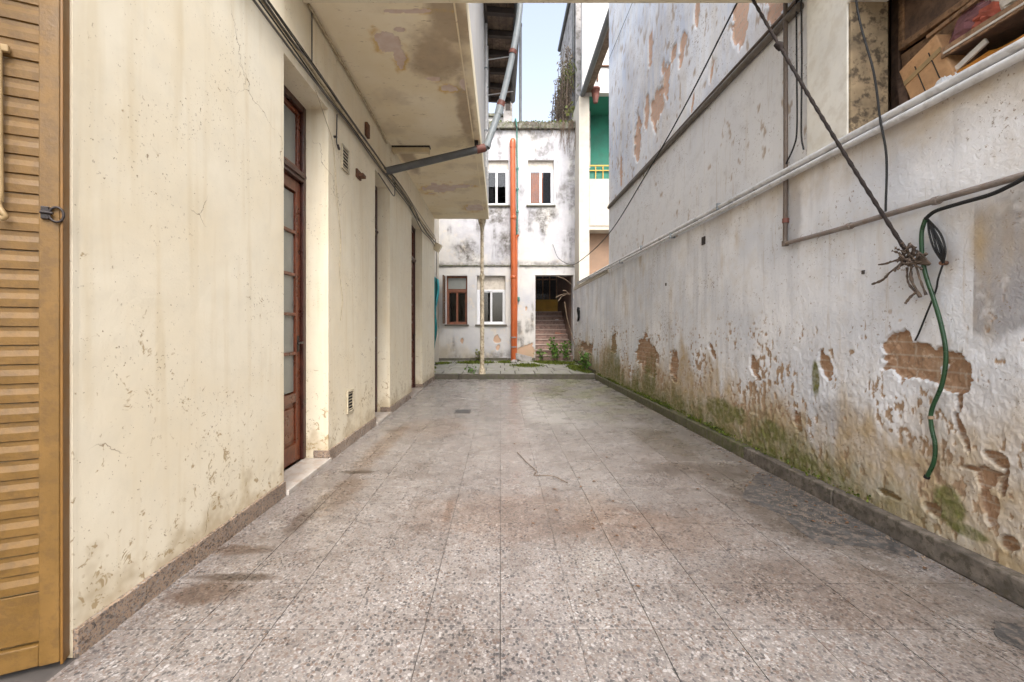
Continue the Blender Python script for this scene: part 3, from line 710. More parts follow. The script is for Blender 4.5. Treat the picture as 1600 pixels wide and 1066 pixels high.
# ---- cast-iron column
colm = thing('iron_column', (-0.44, 10.17, ZT), 'slender cream painted iron column standing on the terrace edge under the slab corner', 'column')
zt = ZT + 0.003
MB().lathe(-0.44, 10.17, [(0.085, zt), (0.085, zt + 0.03), (0.07, zt + 0.05), (0.078, zt + 0.09), (0.058, zt + 0.13), (0.052, zt + 0.18)]).build('base', 'column_paint', colm)
MB().lathe(-0.44, 10.17, [(0.052, zt + 0.18), (0.050, 1.3), (0.046, 2.36)]).build('lower_shaft', 'column_paint', colm)
MB().lathe(-0.44, 10.17, [(0.052, 2.36), (0.064, 2.38), (0.064, 2.41), (0.050, 2.43), (0.062, 2.46), (0.062, 2.49), (0.046, 2.52)]).build('ring', 'column_paint', colm)
MB().lathe(-0.44, 10.17, [(0.044, 2.52), (0.040, 3.55)]).build('upper_shaft', 'column_paint', colm)
MB().lathe(-0.44, 10.17, [(0.040, 3.55), (0.055, 3.58), (0.045, 3.62), (0.075, 3.72), (0.095, 3.78), (0.095, 3.85)]).build('capital', 'column_paint', colm)
MB().box(-0.62, SXE, 10.102, 10.26, 3.852, 4.04).build('bearing_block', 'cream_plaster', colm)

# ---- concrete beam overhead across the yard
bm_ = MB().box(WX + 0.002, 2.303, 2.82, 3.355, 3.775, 4.25).build('concrete_beam', 'cream_plaster', None, 0.01)
tag(bm_, 'cream painted concrete beam crossing high over the yard', 'beam')

# ================================================================== RIGHT BOUNDARY WALL
RX = 2.31
RW = thing('boundary_wall', (RX, 5, 0), 'tall weathered white wall with peeling plaster, green algae and stone kerb along the right', 'wall')
low_peel = [(6.75, 0.80, 0.42, 0.30, 0), (6.45, 0.72, 0.22, 0.26, 0), (5.64, 0.72, 0.17, 0.17, 0), (2.36, 1.01, 0.22, 0.10, -6), (2.47, 1.09, 0.09, 0.10, 0), (2.14, 0.98, 0.075, 0.09, 0), (2.18, 0.95, 0.04, 0.06, 0),
            (8.65, 0.86, 0.2, 0.22, 0), (11.7, 0.72, 0.5, 0.12, 0), (10.9, 0.70, 0.3, 0.14, 0), (2.02, 0.50, 0.035, 0.05, 0), (2.02, 0.42, 0.018, 0.10, 0), (2.12, 0.70, 0.02, 0.10, -20), (1.99, 0.33, 0.03, 0.07, 0), (1.92, 0.23, 0.05, 0.045, 0),
            (2.13, 0.82, 0.02, 0.05, 0), (1.97, 0.60, 0.05, 0.03, 20), (3.3, 0.5, 0.05, 0.08, -20), (4.6, 0.95, 0.05, 0.12, -30), (2.27, 0.235, 0.05, 0.035, 0), (2.06, 0.52, 0.09, 0.012, -5), (1.94, 0.50, 0.012, 0.06, 10), (2.5, 0.22, 0.07, 0.02, 0), (3.02, 0.95, 0.05, 0.10, -30), (3.85, 0.85, 0.06, 0.12, -35)]
def low_masks(U, V):
    peel = patches(U, V, low_peel, 3, 0.85, 10, 0.06)
    f1 = fbm(U * 34, V * 20, 21, 4); f2 = fbm(U * 2.2, V * 2.2, 23, 4)
    band = sst(V, 1.35, 0.95) * sst(U, 9.5, 6.5)
    f3 = fbm(U * 3.2, V * 2.4, 25, 4)
    chip = sst(f1 + 0.30 * band * (f2 - 0.35) + 0.5 * (f3 - 0.5) + 0.08 * sst(V, 1.25, 0.5), 0.705, 0.775) * sst(V, 1.5, 1.1)
    nz = fbm(U * 1.7, V * 1.2, 41, 5); st = fbm(U * 7, V * 0.8, 45, 4)
    damp = sst(0.95 * nz + 0.75 * st + 0.78 * sst(V, 1.15, 0.1), 0.93, 1.40)
    top = sst(V + 0.25 * (fbm(U * 3, V * 3, 52) - 0.5), 2.05, 2.42) * sst(U, 6.5, 2.5)
    damp = np.maximum(damp, 0.75 * top)
    right = sst(U + 0.5 * (fbm(U * 3, V * 3, 63) - 0.5), 2.5, 2.0) * sst(V, 1.1, 0.6)
    damp = np.maximum(damp, 0.85 * right * (0.5 + fbm(U * 4, V * 4, 61)))
    hgt = 0.26 + 0.95 * sst(fbm(U * 0.9, 0 * V + 3.3, 71, 3), 0.30, 0.8) * sst(U, 2.2, 3.2)
    moss = sst((V - 0.1) / hgt + 1.5 * (fbm(U * 8, V * 2.0, 73, 5) - 0.5), 1.1, 0.1) * sst(U, 1.6, 3.3) * (1 - 0.5 * sst(U, 8, 11))
    moss = np.maximum(moss, patches(U, V, [(2.185, 0.29, 0.075, 0.085, 0), (2.1, 0.20, 0.09, 0.03, 0), (3.55, 0.34, 0.22, 0.10, 0), (4.4, 0.35, 0.4, 0.1, 0), (3.1, 0.85, 0.03, 0.12, 0)], 75, 0.7, 5, 0.3))
    grey = sst(U, 2.068, 2.062) * sst(V + 0.35 * (fbm(U * 6, V * 6, 81) - 0.5), 1.05, 1.16) * sst(V + 0.3 * (fbm(U * 5, V * 5, 83) - 0.5), 1.86, 1.74) * sst(fbm(U * 7, V * 7, 85, 5), 0.30, 0.46)
    grey = np.maximum(grey, 0.7 * patches(U, V, [(3.33, 2.12, 0.09, 0.28, 0), (2.9, 0.6, 0.2, 0.12, 0)], 87, 0.5, 6, 0.3))
    return peel, chip, damp, moss, grey
def low_attr(U, V):
    p, c, d, m, g_ = low_masks(U, V); return {'peel': p, 'chip': c, 'damp': d, 'moss': m, 'grey': g_}
def low_disp(U, V):
    p, c, d, m, g_ = low_masks(U, V)
    lip = patches(U, V, [(a, b, cc * 1.22, dd * 1.25, e) for a, b, cc, dd, e in low_peel], 3, 0.55, 7, 0.2) * (1 - p)
    sc = np.abs(fbm(U * 20, V * 16, 91, 4) - 0.5) * 2
    rough = sst(V, 1.5, 0.6)
    return (fbm(U * 0.8, V * 0.8, 95, 3) - 0.5) * 0.02 - 0.032 * p * (0.4 + 1.2 * fbm(U * 16, V * 16, 97)) + 0.002 * lip - 0.005 * c + rough * (0.5 - sc) * 0.010 + 0.003 * (fbm(U * 30, V * 30, 99, 3) - 0.5)
us = 2.31 * 662 / (np.arange(897, 1680, 1.0) - 782)
us = np.concatenate([[-3.0, -1.5], np.arange(-0.8, 1.7, 0.012), us[us > 1.69], [13.3]]); us = us[us <= 13.3]
vs = np.concatenate([np.linspace(0.0, 1.4, 190), np.linspace(1.41, 2.40, 90)])
grid_wall('lower_wall', lambda u, v, d: (RX - d, u, v), us, vs, [], 0.30, 'white_plaster_low', RW, low_disp, low_attr)
UX = 2.33
up_peel = [(4.14, 4.17, 0.13, 0.26, 0), (4.0, 4.42, 0.25, 0.12, 0), (3.62, 4.0, 0.12, 0.18, 0), (7.20, 4.42, 0.16, 0.34, 0), (6.75, 4.62, 0.10, 0.28, 0), (6.32, 4.50, 0.26, 0.25, 35), (5.95, 4.66, 0.12, 0.25, 0), (5.45, 4.80, 0.10, 0.20, 10),
           (5.7, 4.9, 0.10, 0.1, 0), (6.1, 4.95, 0.06, 0.12, 0), (8.2, 4.3, 0.08, 0.3, 0), (5.05, 5.0, 0.06, 0.2, 0), (6.6, 5.6, 0.1, 0.3, 0), (4.7, 4.02, 0.03, 0.12, 20), (5.15, 3.95, 0.03, 0.12, 20)]
def up_masks(U, V):
    peel = patches(U, V, up_peel, 7, 0.9, 8, 0.06)
    chip = sst(fbm(U * 12, V * 7, 121, 4) + 0.06 * sst(V, 3.7, 4.1), 0.74, 0.79)
    white = sst(V + 0.3 * (fbm(U * 2, V * 2, 125) - 0.5), 3.95, 3.65)
    return peel, chip, white
def up_attr(U, V):
    p, c, wv = up_masks(U, V); return {'peel': p, 'chip': 0.7 * c, 'white': wv, 'damp': 0.25 * sst(fbm(U * 1.3, V * 1.0, 131, 5), 0.52, 0.75) * (1 - 0.5 * wv)}
def up_disp(U, V):
    p, c, wv = up_masks(U, V)
    return (fbm(U * 0.7, V * 0.7, 141, 3) - 0.5) * 0.025 - 0.022 * p - 0.004 * c + 0.006 * (fbm(U * 9, V * 9, 143, 4) - 0.5)
us = 2.33 * 662 / (np.arange(952, 1270, 1.0) - 782); us = np.concatenate([[3.192], us[(us > 3.2) & (us < 9.08)], [9.1]])
grid_wall('upper_wall', lambda u, v, d: (UX - d, u, v), us, np.concatenate([np.arange(2.402, 5.6, 0.022), np.arange(5.6, 9.5, 0.06), [9.5]]), [], 0.30, 'white_plaster_high', RW, up_disp, up_attr)
box('pilaster', 'pilaster_white', RW, 2.304, 2.56, 2.815, 3.190, 2.402, 4.25, 0.006)
box('haunch', 'pilaster_white', RW, 2.300, 2.556, 2.70, 2.8145, 3.36, 4.25, 0.006)
MB().box(RX, 2.56, -3.0, 2.70, 3.36, 4.25).build('opening_head', 'mould_plaster', RW)
MB().box(RX, 2.56, -3.0, 0.9, 2.402, 3.36).build('opening_jamb', 'mould_plaster', RW)
box('reveal_plaster', 'mould_plaster', RW, 2.312, 2.558, 2.795, 2.8145, 2.402, 3.358, 0.002)
# store room behind the opening
st_ = MB()
st_.box(2.612, 3.9, 0.6, 3.17, 2.34, 2.40).box(3.82, 3.9, 0.6, 3.17, 2.44, 3.7).box(2.562, 3.82, 3.10, 3.17, 2.44, 3.7).box(2.612, 3.82, 0.6, 0.68, 2.44, 3.7).box(2.562, 3.9, 0.6, 3.17, 3.7, 3.78)
st_.build('storeroom_shell', 'storeroom_wall', RW)
# kerb stones
y = -0.6
kl = [1.15, 1.0, 1.32, 1.05, 1.2, 1.1, 1.25, 1.15, 1.2, 1.0, 1.3]
for i, L_ in enumerate(kl):
    y1 = min(y + L_, 10.08)
    if y1 - y > 0.1:
        box('kerb_stone', 'kerb_granite' if y < 3.0 else 'kerb_mossy', RW, XR + rnd.uniform(-0.002, 0.002), RX + 0.02, y + 0.003, y1 - 0.003, -0.004, 0.112 + rnd.uniform(-0.002, 0.003), 0.010)
    y += L_
y = 10.23
for L_ in (1.1, 1.0, 0.94):
    box('kerb_stone', 'kerb_mossy', RW, XR + 0.03, RX + 0.02, y + 0.004, y + L_ - 0.004, 0.1, terr_z(y) + 0.075, 0.010); y += L_
# coping and small holes, their shade put in as dark blocks on the wall
box('coping', 'warm_white_wall', RW, 2.295, 2.63, 9.103, 13.28, 2.402, 2.50, 0.008)
for (yy, zz_, s_) in ((4.81, 2.20, 0.045), (2.69, 1.56, 0.012), (5.9, 1.82, 0.02)):
    box('hole_shade', 'hole_dark', RW, RX - 0.012, RX + 0.01, yy - s_ * 0.8, yy + s_ * 0.8, zz_ - s_, zz_ + s_, 0.002)
# old ledge/trunking running up high on the wall
MB().tube(spline([(UX - 0.03, 3.25, 3.68), (UX - 0.03, 4.5, 3.705), (UX - 0.028, 6.0, 3.725), (UX - 0.03, 7.6, 3.76), (UX - 0.02, 9.05, 3.79)], 8), 0.032, 8).build('wall_trunking', 'old_ledge', RW)
MB().tube(spline([(UX - 0.03, 3.25, 3.75), (UX - 0.03, 4.5, 3.765), (UX - 0.028, 6.0, 3.775), (UX - 0.03, 7.6, 3.80), (UX - 0.02, 9.05, 3.83)], 8), 0.014, 8).build('wall_trunking', 'brown_conduit', RW)

# ---- pipes and conduits on the right wall
def pipe(name, label, cat, pts, r, mat, clips=(), clipmat='lead_grey', group=None, n=10, smooth=6):
    P = spline(pts, smooth) if smooth > 1 else [Vector(p) for p in pts]
    t = thing(name, tuple(P[0]), label, cat, group)
    MB().tube(P, r, n).build('run', mat, t)
    for c in clips:
        c = Vector(c)
        MB().box(c.x - r - 0.012, c.x + r + 0.02, c.y - 0.010, c.y + 0.010, c.z - r - 0.012, c.z + r + 0.012).build('clip', clipmat, t, 0.004)
    return t
def along(y): return 2.472 - 0.0 * y
pipe('wall_pipe', 'upper of two white plastic pipes running the length of the right wall', 'pipe', [(2.272, 0.8, 2.435), (2.272, 3, 2.452), (2.274, 6, 2.487), (2.276, 9.1, 2.53), (2.27, 12.5, 2.565)], 0.023, 'white_pvc', [(2.275, 4.4, 2.468), (2.275, 6.8, 2.499)], 'grey_pvc', 'white pipes on the right wall')
pipe('wall_pipe', 'lower of two white plastic pipes running the length of the right wall', 'pipe', [(2.266, 0.8, 2.383), (2.266, 3, 2.400), (2.268, 6, 2.437), (2.270, 9.1, 2.482), (2.27, 12.5, 2.52)], 0.021, 'white_pvc', [(2.27, 5.6, 2.432), (2.272, 8.0, 2.466)], 'grey_pvc', 'white pipes on the right wall')
t = thing('wall_conduit', (2.28, 3.4, 1.9), 'brown metal conduit dropping down the right wall and turning towards the camera', 'conduit')
MB().tube([(2.286, 3.40, 4.6), (2.286, 3.395, 2.5), (2.284, 3.40, 1.895)], 0.017, 10).build('vertical_run', 'brown_conduit', t)
MB().tube(spline([(2.284, 3.40, 1.885), (2.28, 2.9, 1.872), (2.276, 2.4, 1.872), (2.274, 1.9, 1.868), (2.274, 1.2, 1.86)], 6), 0.016, 10).build('horizontal_run', 'old_conduit', t)
MB().lathe(2.285, 3.40, [(0.024, 1.865), (0.024, 1.905)], 12).build('elbow', 'brown_conduit', t)
for z in (2.44, 2.05): MB().lathe(2.286, 3.397, [(0.024, z), (0.024, z + 0.035)], 12).build('collar', 'rust_red', t)
for y in (2.75, 2.2): MB().tube([(2.278, y, 1.8705), (2.278, y + 0.03, 1.8705)], 0.022, 10).build('coupling', 'old_conduit', t)
tag(MB().tube(spline([(2.29, 3.28, 3.76), (2.29, 3.275, 3.2), (2.288, 3.27, 2.75), (2.285, 3.30, 2.62), (2.28, 3.385, 2.515)], 6), 0.006, 6).build('wall_cable', 'cable_black'), 'thin black cable looping down beside the brown conduit', 'cable', 'thin cables by the pilaster')
tag(MB().tube(spline([(2.29, 3.225, 3.76), (2.29, 3.22, 3.2), (2.288, 3.222, 2.7), (2.282, 3.19, 2.55)], 6), 0.006, 6).build('wall_cable', 'cable_black'), 'thin black cable hanging straight against the pilaster edge', 'cable', 'thin cables by the pilaster')
tag(MB().tube(spline([(2.20, 2.68, 4.0), (2.235, 2.66, 3.25), (2.245, 2.55, 2.75), (2.24, 2.50, 2.44), (2.25, 2.47, 2.2), (2.25, 2.475, 1.885)], 8), 0.006, 6).build('hanging_cable', 'cable_black'), 'black cable hanging in front of the storeroom opening', 'cable')

# ---- rusty rope, rag knot, hose and cable loops
ro = thing('guy_rope', (2.26, 2.33, 1.6), 'dark rusty rope strung from the beam down to the rag knot on the right wall', 'rope')
A, B = Vector((1.885, 3.22, 3.76)), Vector((2.235, 2.335, 1.63))
pts = [A.lerp(B, i / 60) + Vector((0, 0, -0.03 * math.sin(math.pi * i / 60))) for i in range(61)]
MB().tube(pts, [0.0085 + 0.003 * (i % 2) for i in range(61)], 8).build('strand', 'rope_brown', ro)
q = pts[15]; MB().tube([q + Vector((-0.02, 0.01, 0.02)), q, q + Vector((0.015, 0, -0.03))], [0.018, 0.028, 0.018], 8).build('knot', 'rope_brown', ro)
kn = thing('rag_knot', (2.26, 2.32, 1.5), 'tangle of dirty rags and dry stems tied to the right wall', 'rag')
rk = random.Random(5); b_ = MB()
for i in range(34):
    a = Vector((2.235, 2.32, 1.59)); d = Vector((rk.uniform(-0.5, 0.3), rk.uniform(-1, 1), rk.uniform(-1, 0.8))).normalized()
    pp = [a + Vector((rk.uniform(-0.01, 0.01), rk.uniform(-0.04, 0.04), rk.uniform(-0.03, 0.03)))]
    for j in range(4): d = (d + Vector((rk.uniform(-0.4, 0.4), rk.uniform(-0.6, 0.6), rk.uniform(-0.6, 0.6)))).normalized(); pp.append(pp[-1] + d * 0.017)
    b_.tube(spline(pp, 3), [rk.uniform(0.002, 0.0085) for _ in range(13)], 6)
b_.build('rag_bundle', 'rag', kn)
MB().add([(2.26, 2.30, 1.63), (2.235, 2.25, 1.60), (2.25, 2.215, 1.54), (2.27, 2.245, 1.535), (2.245, 2.29, 1.55)], [(0, 1, 2, 3, 4)]).build('rag_flap', 'rag', kn, 0, 0.006)
for pts_, r_ in (([(2.25, 2.35, 1.57), (2.22, 2.41, 1.525), (2.22, 2.46, 1.485), (2.21, 2.52, 1.465)], 0.011), ([(2.24, 2.33, 1.60), (2.21, 2.42, 1.575), (2.21, 2.475, 1.575)], 0.009),
                 ([(2.25, 2.32, 1.55), (2.245, 2.315, 1.47), (2.255, 2.275, 1.37)], 0.012), ([(2.25, 2.30, 1.56), (2.25, 2.27, 1.46), (2.26, 2.25, 1.38)], 0.010), ([(2.25, 2.345, 1.54), (2.245, 2.335, 1.46), (2.25, 2.30, 1.40)], 0.009),
                 ([(2.25, 2.29, 1.40), (2.245, 2.32, 1.375), (2.24, 2.345, 1.34)], 0.010)):
    P = spline(pts_, 5); MB().tube(P, [r_ * 0.62 * rk.uniform(0.6, 1.3) for _ in P], 7).build('dry_stem', 'rag', kn)
hz = thing('garden_hose', (2.26, 2.2, 0.65), 'green garden hose hanging in a wavy line down the right wall', 'hose')
def rw(px, py, X=2.262):
    Y = 662 * X / (px - 782); return (X, Y, 1.2 + (514 - py) * Y / 662)
MB().tube(spline([rw(1446, 342), rw(1440, 365), rw(1441, 400), rw(1447, 432), rw(1458, 465), rw(1471, 510), rw(1478, 555), rw(1472, 600), rw(1456, 640), rw(1455, 665), rw(1461, 695), rw(1459, 722), rw(1449, 744)], 8), 0.0098, 10).build('hose_run', 'hose_green', hz)
MB().tube([Vector(rw(1449, 744)), Vector(rw(1447.5, 747))], 0.0135, 10).build('hose_end', 'cable_black', hz)
MB().tube([Vector(rw(1454.5, 650)), Vector(rw(1455, 655))], 0.0135, 10).build('hose_tie', 'dry_branch', hz)
pipe('supply_cable', 'thick black cable sagging along the conduit to the top of the hose', 'cable', [rw(1446, 342, 2.25), rw(1462, 330, 2.25), rw(1500, 318, 2.25), rw(1545, 305, 2.252), rw(1575, 292, 2.252), rw(1620, 268, 2.252), rw(1700, 225, 2.252), (2.255, 1.2, 1.90), (2.255, 0.3, 1.88)], 0.0095, 'cable_black')
lp = thing('cable_loop', (2.27, 2.25, 1.55), 'loops of thin black cable hanging from the hose bend', 'cable')
for i, (dx, dz) in enumerate(((0, 0), (4, -4), (9, 2), (13, 5), (17, 0))):
    MB().tube(spline([rw(1450, 343, 2.272), rw(1452 + dx, 365 + dz, 2.262), rw(1460 + dx, 390, 2.25), rw(1474, 411, 2.262)], 6), 0.0048, 6).build('loop', 'cable_black', lp)
MB().tube(spline([rw(1474, 411, 2.272), rw(1466, 435, 2.27), rw(1462, 455, 2.28), rw(1448, 490, 2.285), rw(1436, 520, 2.28), rw(1430, 532, 2.295)], 6), 0.0045, 6).build('tail', 'cable_black', lp)
MB().tube([rw(1471, 411, 2.26), rw(1478, 411, 2.30)], 0.012, 8).build('nail', 'rust', lp)

# ---- junk in the storeroom opening
pn = thing('wooden_shutter', (2.66, 2.4, 3.05), 'dark brown framed wooden panel hanging at the top of the storeroom opening', 'shutter')
MB().box(2.672, 2.69, 1.0, 2.80, 3.10, 3.66).build('board', 'old_brown_wood', pn)
f = MB().box(2.660, 2.70, 1.0, 2.80, 3.06, 3.0995).box(2.660, 2.70, 2.8005, 2.835, 3.06, 3.66); f.build('frame', 'mid_brown_wood', pn, 0.004)
tag(MB().box(2.70, 3.2, 2.87, 2.93, 2.44, 3.5).build('wood_board', 'old_brown_wood', None, 0.004), 'old brown door board standing at the far side of the storeroom opening', 'board')
tag(MB().box(2.71, 2.73, 1.0, 2.86, 2.86, 3.05, Matrix.Rotation(R(-6), 3, 'Y')).build('wood_plank', 'mid_brown_wood', None, 0.004), 'wide pale brown plank lying behind the carton in the storeroom opening', 'plank')
sh = thing('shelf', (2.7, 2.0, 2.44), 'dark wooden shelf with a white edged plank across the storeroom opening', 'shelf')
box('shelf_board', 'old_brown_wood', sh, 2.60, 3.0, 1.0, 2.48, 2.80, 2.83, 0.003)
box('shelf_edge', 'mid_brown_wood', sh, 2.585, 2.5995, 1.0, 2.49, 2.785, 2.845, 0.004)
box('edge_strip', 'paper_white', sh, 2.578, 2.5845, 1.0, 2.47, 2.80, 2.812, 0.001)
for y in (1.1, 2.40): box('shelf_post', 'old_brown_wood', sh, 2.70, 2.76, y, y + 0.06, 2.44, 2.80, 0.004)
ct = thing('carton', (2.66, 2.58, 2.5), 'crumpled tan cardboard carton tilted in the storeroom opening', 'carton')
rot = Matrix.Rotation(R(-19), 3, 'X')
cm = MB().box(2.60, 2.74, 2.47, 2.72, 2.60, 2.93, rot)
cb = cm.build('carton_body', 'cardboard', ct, 0.006)
for dy in (-0.06, 0.03): MB().box(2.595, 2.5995, 2.595 + dy, 2.599 + dy, 2.66, 2.86, rot, (2.67, 2.595, 2.765)).build('carton_seam', 'hole_dark', ct)
MB().box(2.594, 2.5995, 2.475, 2.715, 2.80, 2.83, rot, (2.67, 2.595, 2.765)).build('tape', 'beige_paint', ct)
tag(MB().box(2.60, 2.9, 2.55, 2.72, 2.44, 2.60).build('wood_block', 'old_brown_wood', None, 0.01), 'dark wooden block under the cardboard carton', 'block')
def crumple(name, c, r, mat, parent=None, seed=1, amp=0.35, nu=16, nv=10):
    rr = random.Random(seed); off = rr.uniform(0, 50); vs = []; fs = []
    for j in range(nv + 1):
        for i in range(nu):
            th, ph = 2 * math.pi * i / nu, math.pi * j / nv
            d = np.array([math.sin(ph) * math.cos(th), math.sin(ph) * math.sin(th), math.cos(ph)])
            kk = 1 + amp * 2 * (float(fbm(np.array(d[0] * 2.4 + off), np.array(d[1] * 2.4 + d[2] * 3.1), seed, 3)) - 0.5)
            vs.append((c[0] + d[0] * r[0] * kk, c[1] + d[1] * r[1] * kk, max(c[2] + d[2] * r[2] * kk, c[2] - r[2] * 0.8)))
    for j in range(nv):
        for i in range(nu): fs.append((j * nu + i, (j + 1) * nu + i, (j + 1) * nu + (i + 1) % nu, j * nu + (i + 1) % nu))
    return MB().add(vs, fs).build(name, mat, parent)
for (n_, m_n, lb, ct_, bx_, an, ax) in (
    ('broken_board', 'mid_brown_wood', 'pale broken board leaning behind the carton in the storeroom opening', 'board', (2.76, 2.785, 2.30, 2.85, 2.70, 2.80), 14, 'X'),
    ('broken_board', 'old_brown_wood', 'short dark board jutting up left of the carton in the storeroom', 'board', (2.64, 2.66, 2.74, 2.80, 2.41, 2.86), -7, 'X'),
    ('wood_offcut', 'mid_brown_wood', 'thin splintered slat lying across the top of the storeroom junk', 'wood', (2.63, 2.65, 1.9, 2.62, 3.02, 3.045), -5, 'X'),
    ('wood_offcut', 'paper_white', 'whitish splintered slat between carton and shelf in the storeroom', 'wood', (2.62, 2.635, 2.28, 2.50, 2.70, 2.735), -22, 'X')):
    tag(MB().box(*bx_, Matrix.Rotation(R(an), 3, ax)).build(n_, m_n, None, 0.003), lb, ct_)
tag(crumple('plastic_wrap', (2.60, 2.47, 2.60), (0.03, 0.07, 0.07), 'white_bag', None, 23, 0.7), 'scrap of clear crumpled plastic wrap at the carton corner', 'plastic')
tag(crumple('cloth_bundle', (2.70, 2.38, 2.925), (0.09, 0.14, 0.105), 'purple_cloth', None, 3, 0.5), 'dark purple cloth bundle on the storeroom shelf', 'cloth')
tag(crumple('cloth_scrap', (2.645, 2.30, 2.90), (0.04, 0.075, 0.06), 'red_cloth', None, 5, 0.6), 'small red cloth scrap on the shelf beside the purple bundle', 'cloth')
tag(crumple('paper_bag', (2.66, 2.15, 2.95), (0.07, 0.15, 0.13), 'paper_white', None, 8, 0.5), 'crumpled off-white paper bag on the storeroom shelf', 'bag')
tag(crumple('plastic_sack', (2.68, 2.30, 2.58), (0.09, 0.30, 0.13), 'orange_sack', None, 12, 0.4), 'orange plastic sack lying under the storeroom shelf', 'sack')

# ================================================================== REAR BUILDING
BY = 13.3
RB = thing('rear_building', (0.2, BY, 0), 'two storey stained white building closing the far end of the yard', 'building')
WLL, WLM, WUL, WUR, DOOR = (-1.70, -1.04, 1.34, 2.87), (-0.74, 0.155, 1.34, 2.87), (-0.50, 0.25, 5.08, 6.50), (0.863, 1.675, 5.08, 6.50), (1.096, 2.285, 0.0, 2.89)
rp = [(-0.13, 0.85, 0.10, 0.14, 0), (-0.07, 0.62, 0.06, 0.12, 0), (0.82, 0.45, 0.25, 0.22, 0), (0.8, 1.85, 0.04, 0.09, 0), (-1.2, 0.8, 0.05, 0.1, 0), (0.95, 0.35, 0.12, 0.4, 0)]
def r_attr(U, V):
    f = fbm(U * 1.4, V * 1.1, 151, 5); st = fbm(U * 5, V * 0.7, 153, 4)
    soot = np.maximum.reduce([patches(U, V, [(1.3, 4.85, 0.45, 0.28, 0), (-0.1, 4.8, 0.45, 0.4, 0), (0.2, 3.9, 0.3, 0.5, 0), (-1.0, 3.65, 0.4, 0.3, 0), (1.35, 4.3, 0.12, 0.5, 0), (0.5, 4.4, 0.12, 0.3, 0)], 155, 0.9, 2.5, 0.5),
                              0.8 * sst(V + 0.6 * (st - 0.5), 7.0, 7.5), 0.75 * sst(V + 0.8 * (f - 0.5), 0.55, 0.25), 0.7 * sst(np.abs(V - 3.22) + 0.15 * (st - 0.5), 0.16, 0.02), 0.75 * sst(st * f, 0.28, 0.42)])
    grey = np.maximum(0.9 * patches(U, V, [(1.95, 5.6, 0.28, 1.1, 0), (2.05, 4.4, 0.3, 0.6, 0), (1.9, 3.8, 0.35, 0.4, 0), (1.2, 4.1, 0.2, 0.3, 0), (-0.6, 3.75, 0.4, 0.2, 0), (1.9, 6.8, 0.4, 0.5, 0), (0.62, 5.6, 0.12, 0.9, 0)], 157, 0.6, 2.2, 0.35), 0.85 * sst(f, 0.47, 0.62) * sst(V, 3.1, 3.6))
    return {'soot': soot, 'grey': grey, 'peel': patches(U, V, rp, 159, 0.95, 7, 0.12), 'damp': sst(0.9 * f + 0.5 * sst(V, 1.4, 0.2), 0.75, 1.1)}
grid_wall('wall', lambda u, v, d: (u, BY - d, v), np.arange(-1.95, 2.44, 0.02), np.arange(0.0, 7.451, 0.022), [WLL, WLM, WUL, WUR, DOOR], 0.34, 'rear_plaster', RB,
          lambda U, V: (fbm(U * 1.1, V * 1.1, 161, 4) - 0.5) * 0.03 - 0.02 * patches(U, V, rp, 159, 0.95, 7, 0.12), r_attr)
for a, b in ((-1.93, -0.95), (-0.946, 0.22), (0.224, 0.42), (0.55, 1.09)):
    box('plinth_stone', 'step_stone', RB, a, b, BY - 0.03, BY + 0.02, 0.17, terr_z(13.3) + 0.10 + rnd.uniform(-0.02, 0.01), 0.008)
for a, b in ((-1.94, -0.70), (-0.695, 0.42), (0.60, 1.5), (1.505, 2.29)):
    box('string_course', 'moss_stone', RB, a, b, BY - 0.035, BY + 0.01, 3.165, 3.205, 0.006)
rr = random.Random(9); x = -1.95
while x < 2.40:
    L_ = rr.uniform(0.45, 0.7); x1 = min(x + L_, 2.42)
    box('cornice_stone', 'moss_stone', RB, x, x1 - 0.008, BY - 0.10 + rr.uniform(-0.012, 0.012), BY + 0.33, 7.452, 7.66 + rr.uniform(-0.02, 0.02), 0.02); x = x1
    if x > 2.38: break
MB().box(-1.95, 0.99, BY + 0.345, 16.6, 7.0, 7.40).build('roof_deck', 'moss_stone', RB)
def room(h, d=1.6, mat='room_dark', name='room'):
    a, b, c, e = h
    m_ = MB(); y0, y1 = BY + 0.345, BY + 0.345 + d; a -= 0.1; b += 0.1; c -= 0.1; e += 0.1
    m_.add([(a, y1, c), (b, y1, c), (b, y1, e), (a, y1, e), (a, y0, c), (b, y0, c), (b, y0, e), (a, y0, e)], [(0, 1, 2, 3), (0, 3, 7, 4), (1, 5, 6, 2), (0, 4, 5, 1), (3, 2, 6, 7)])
    return m_.build(name, mat, RB)
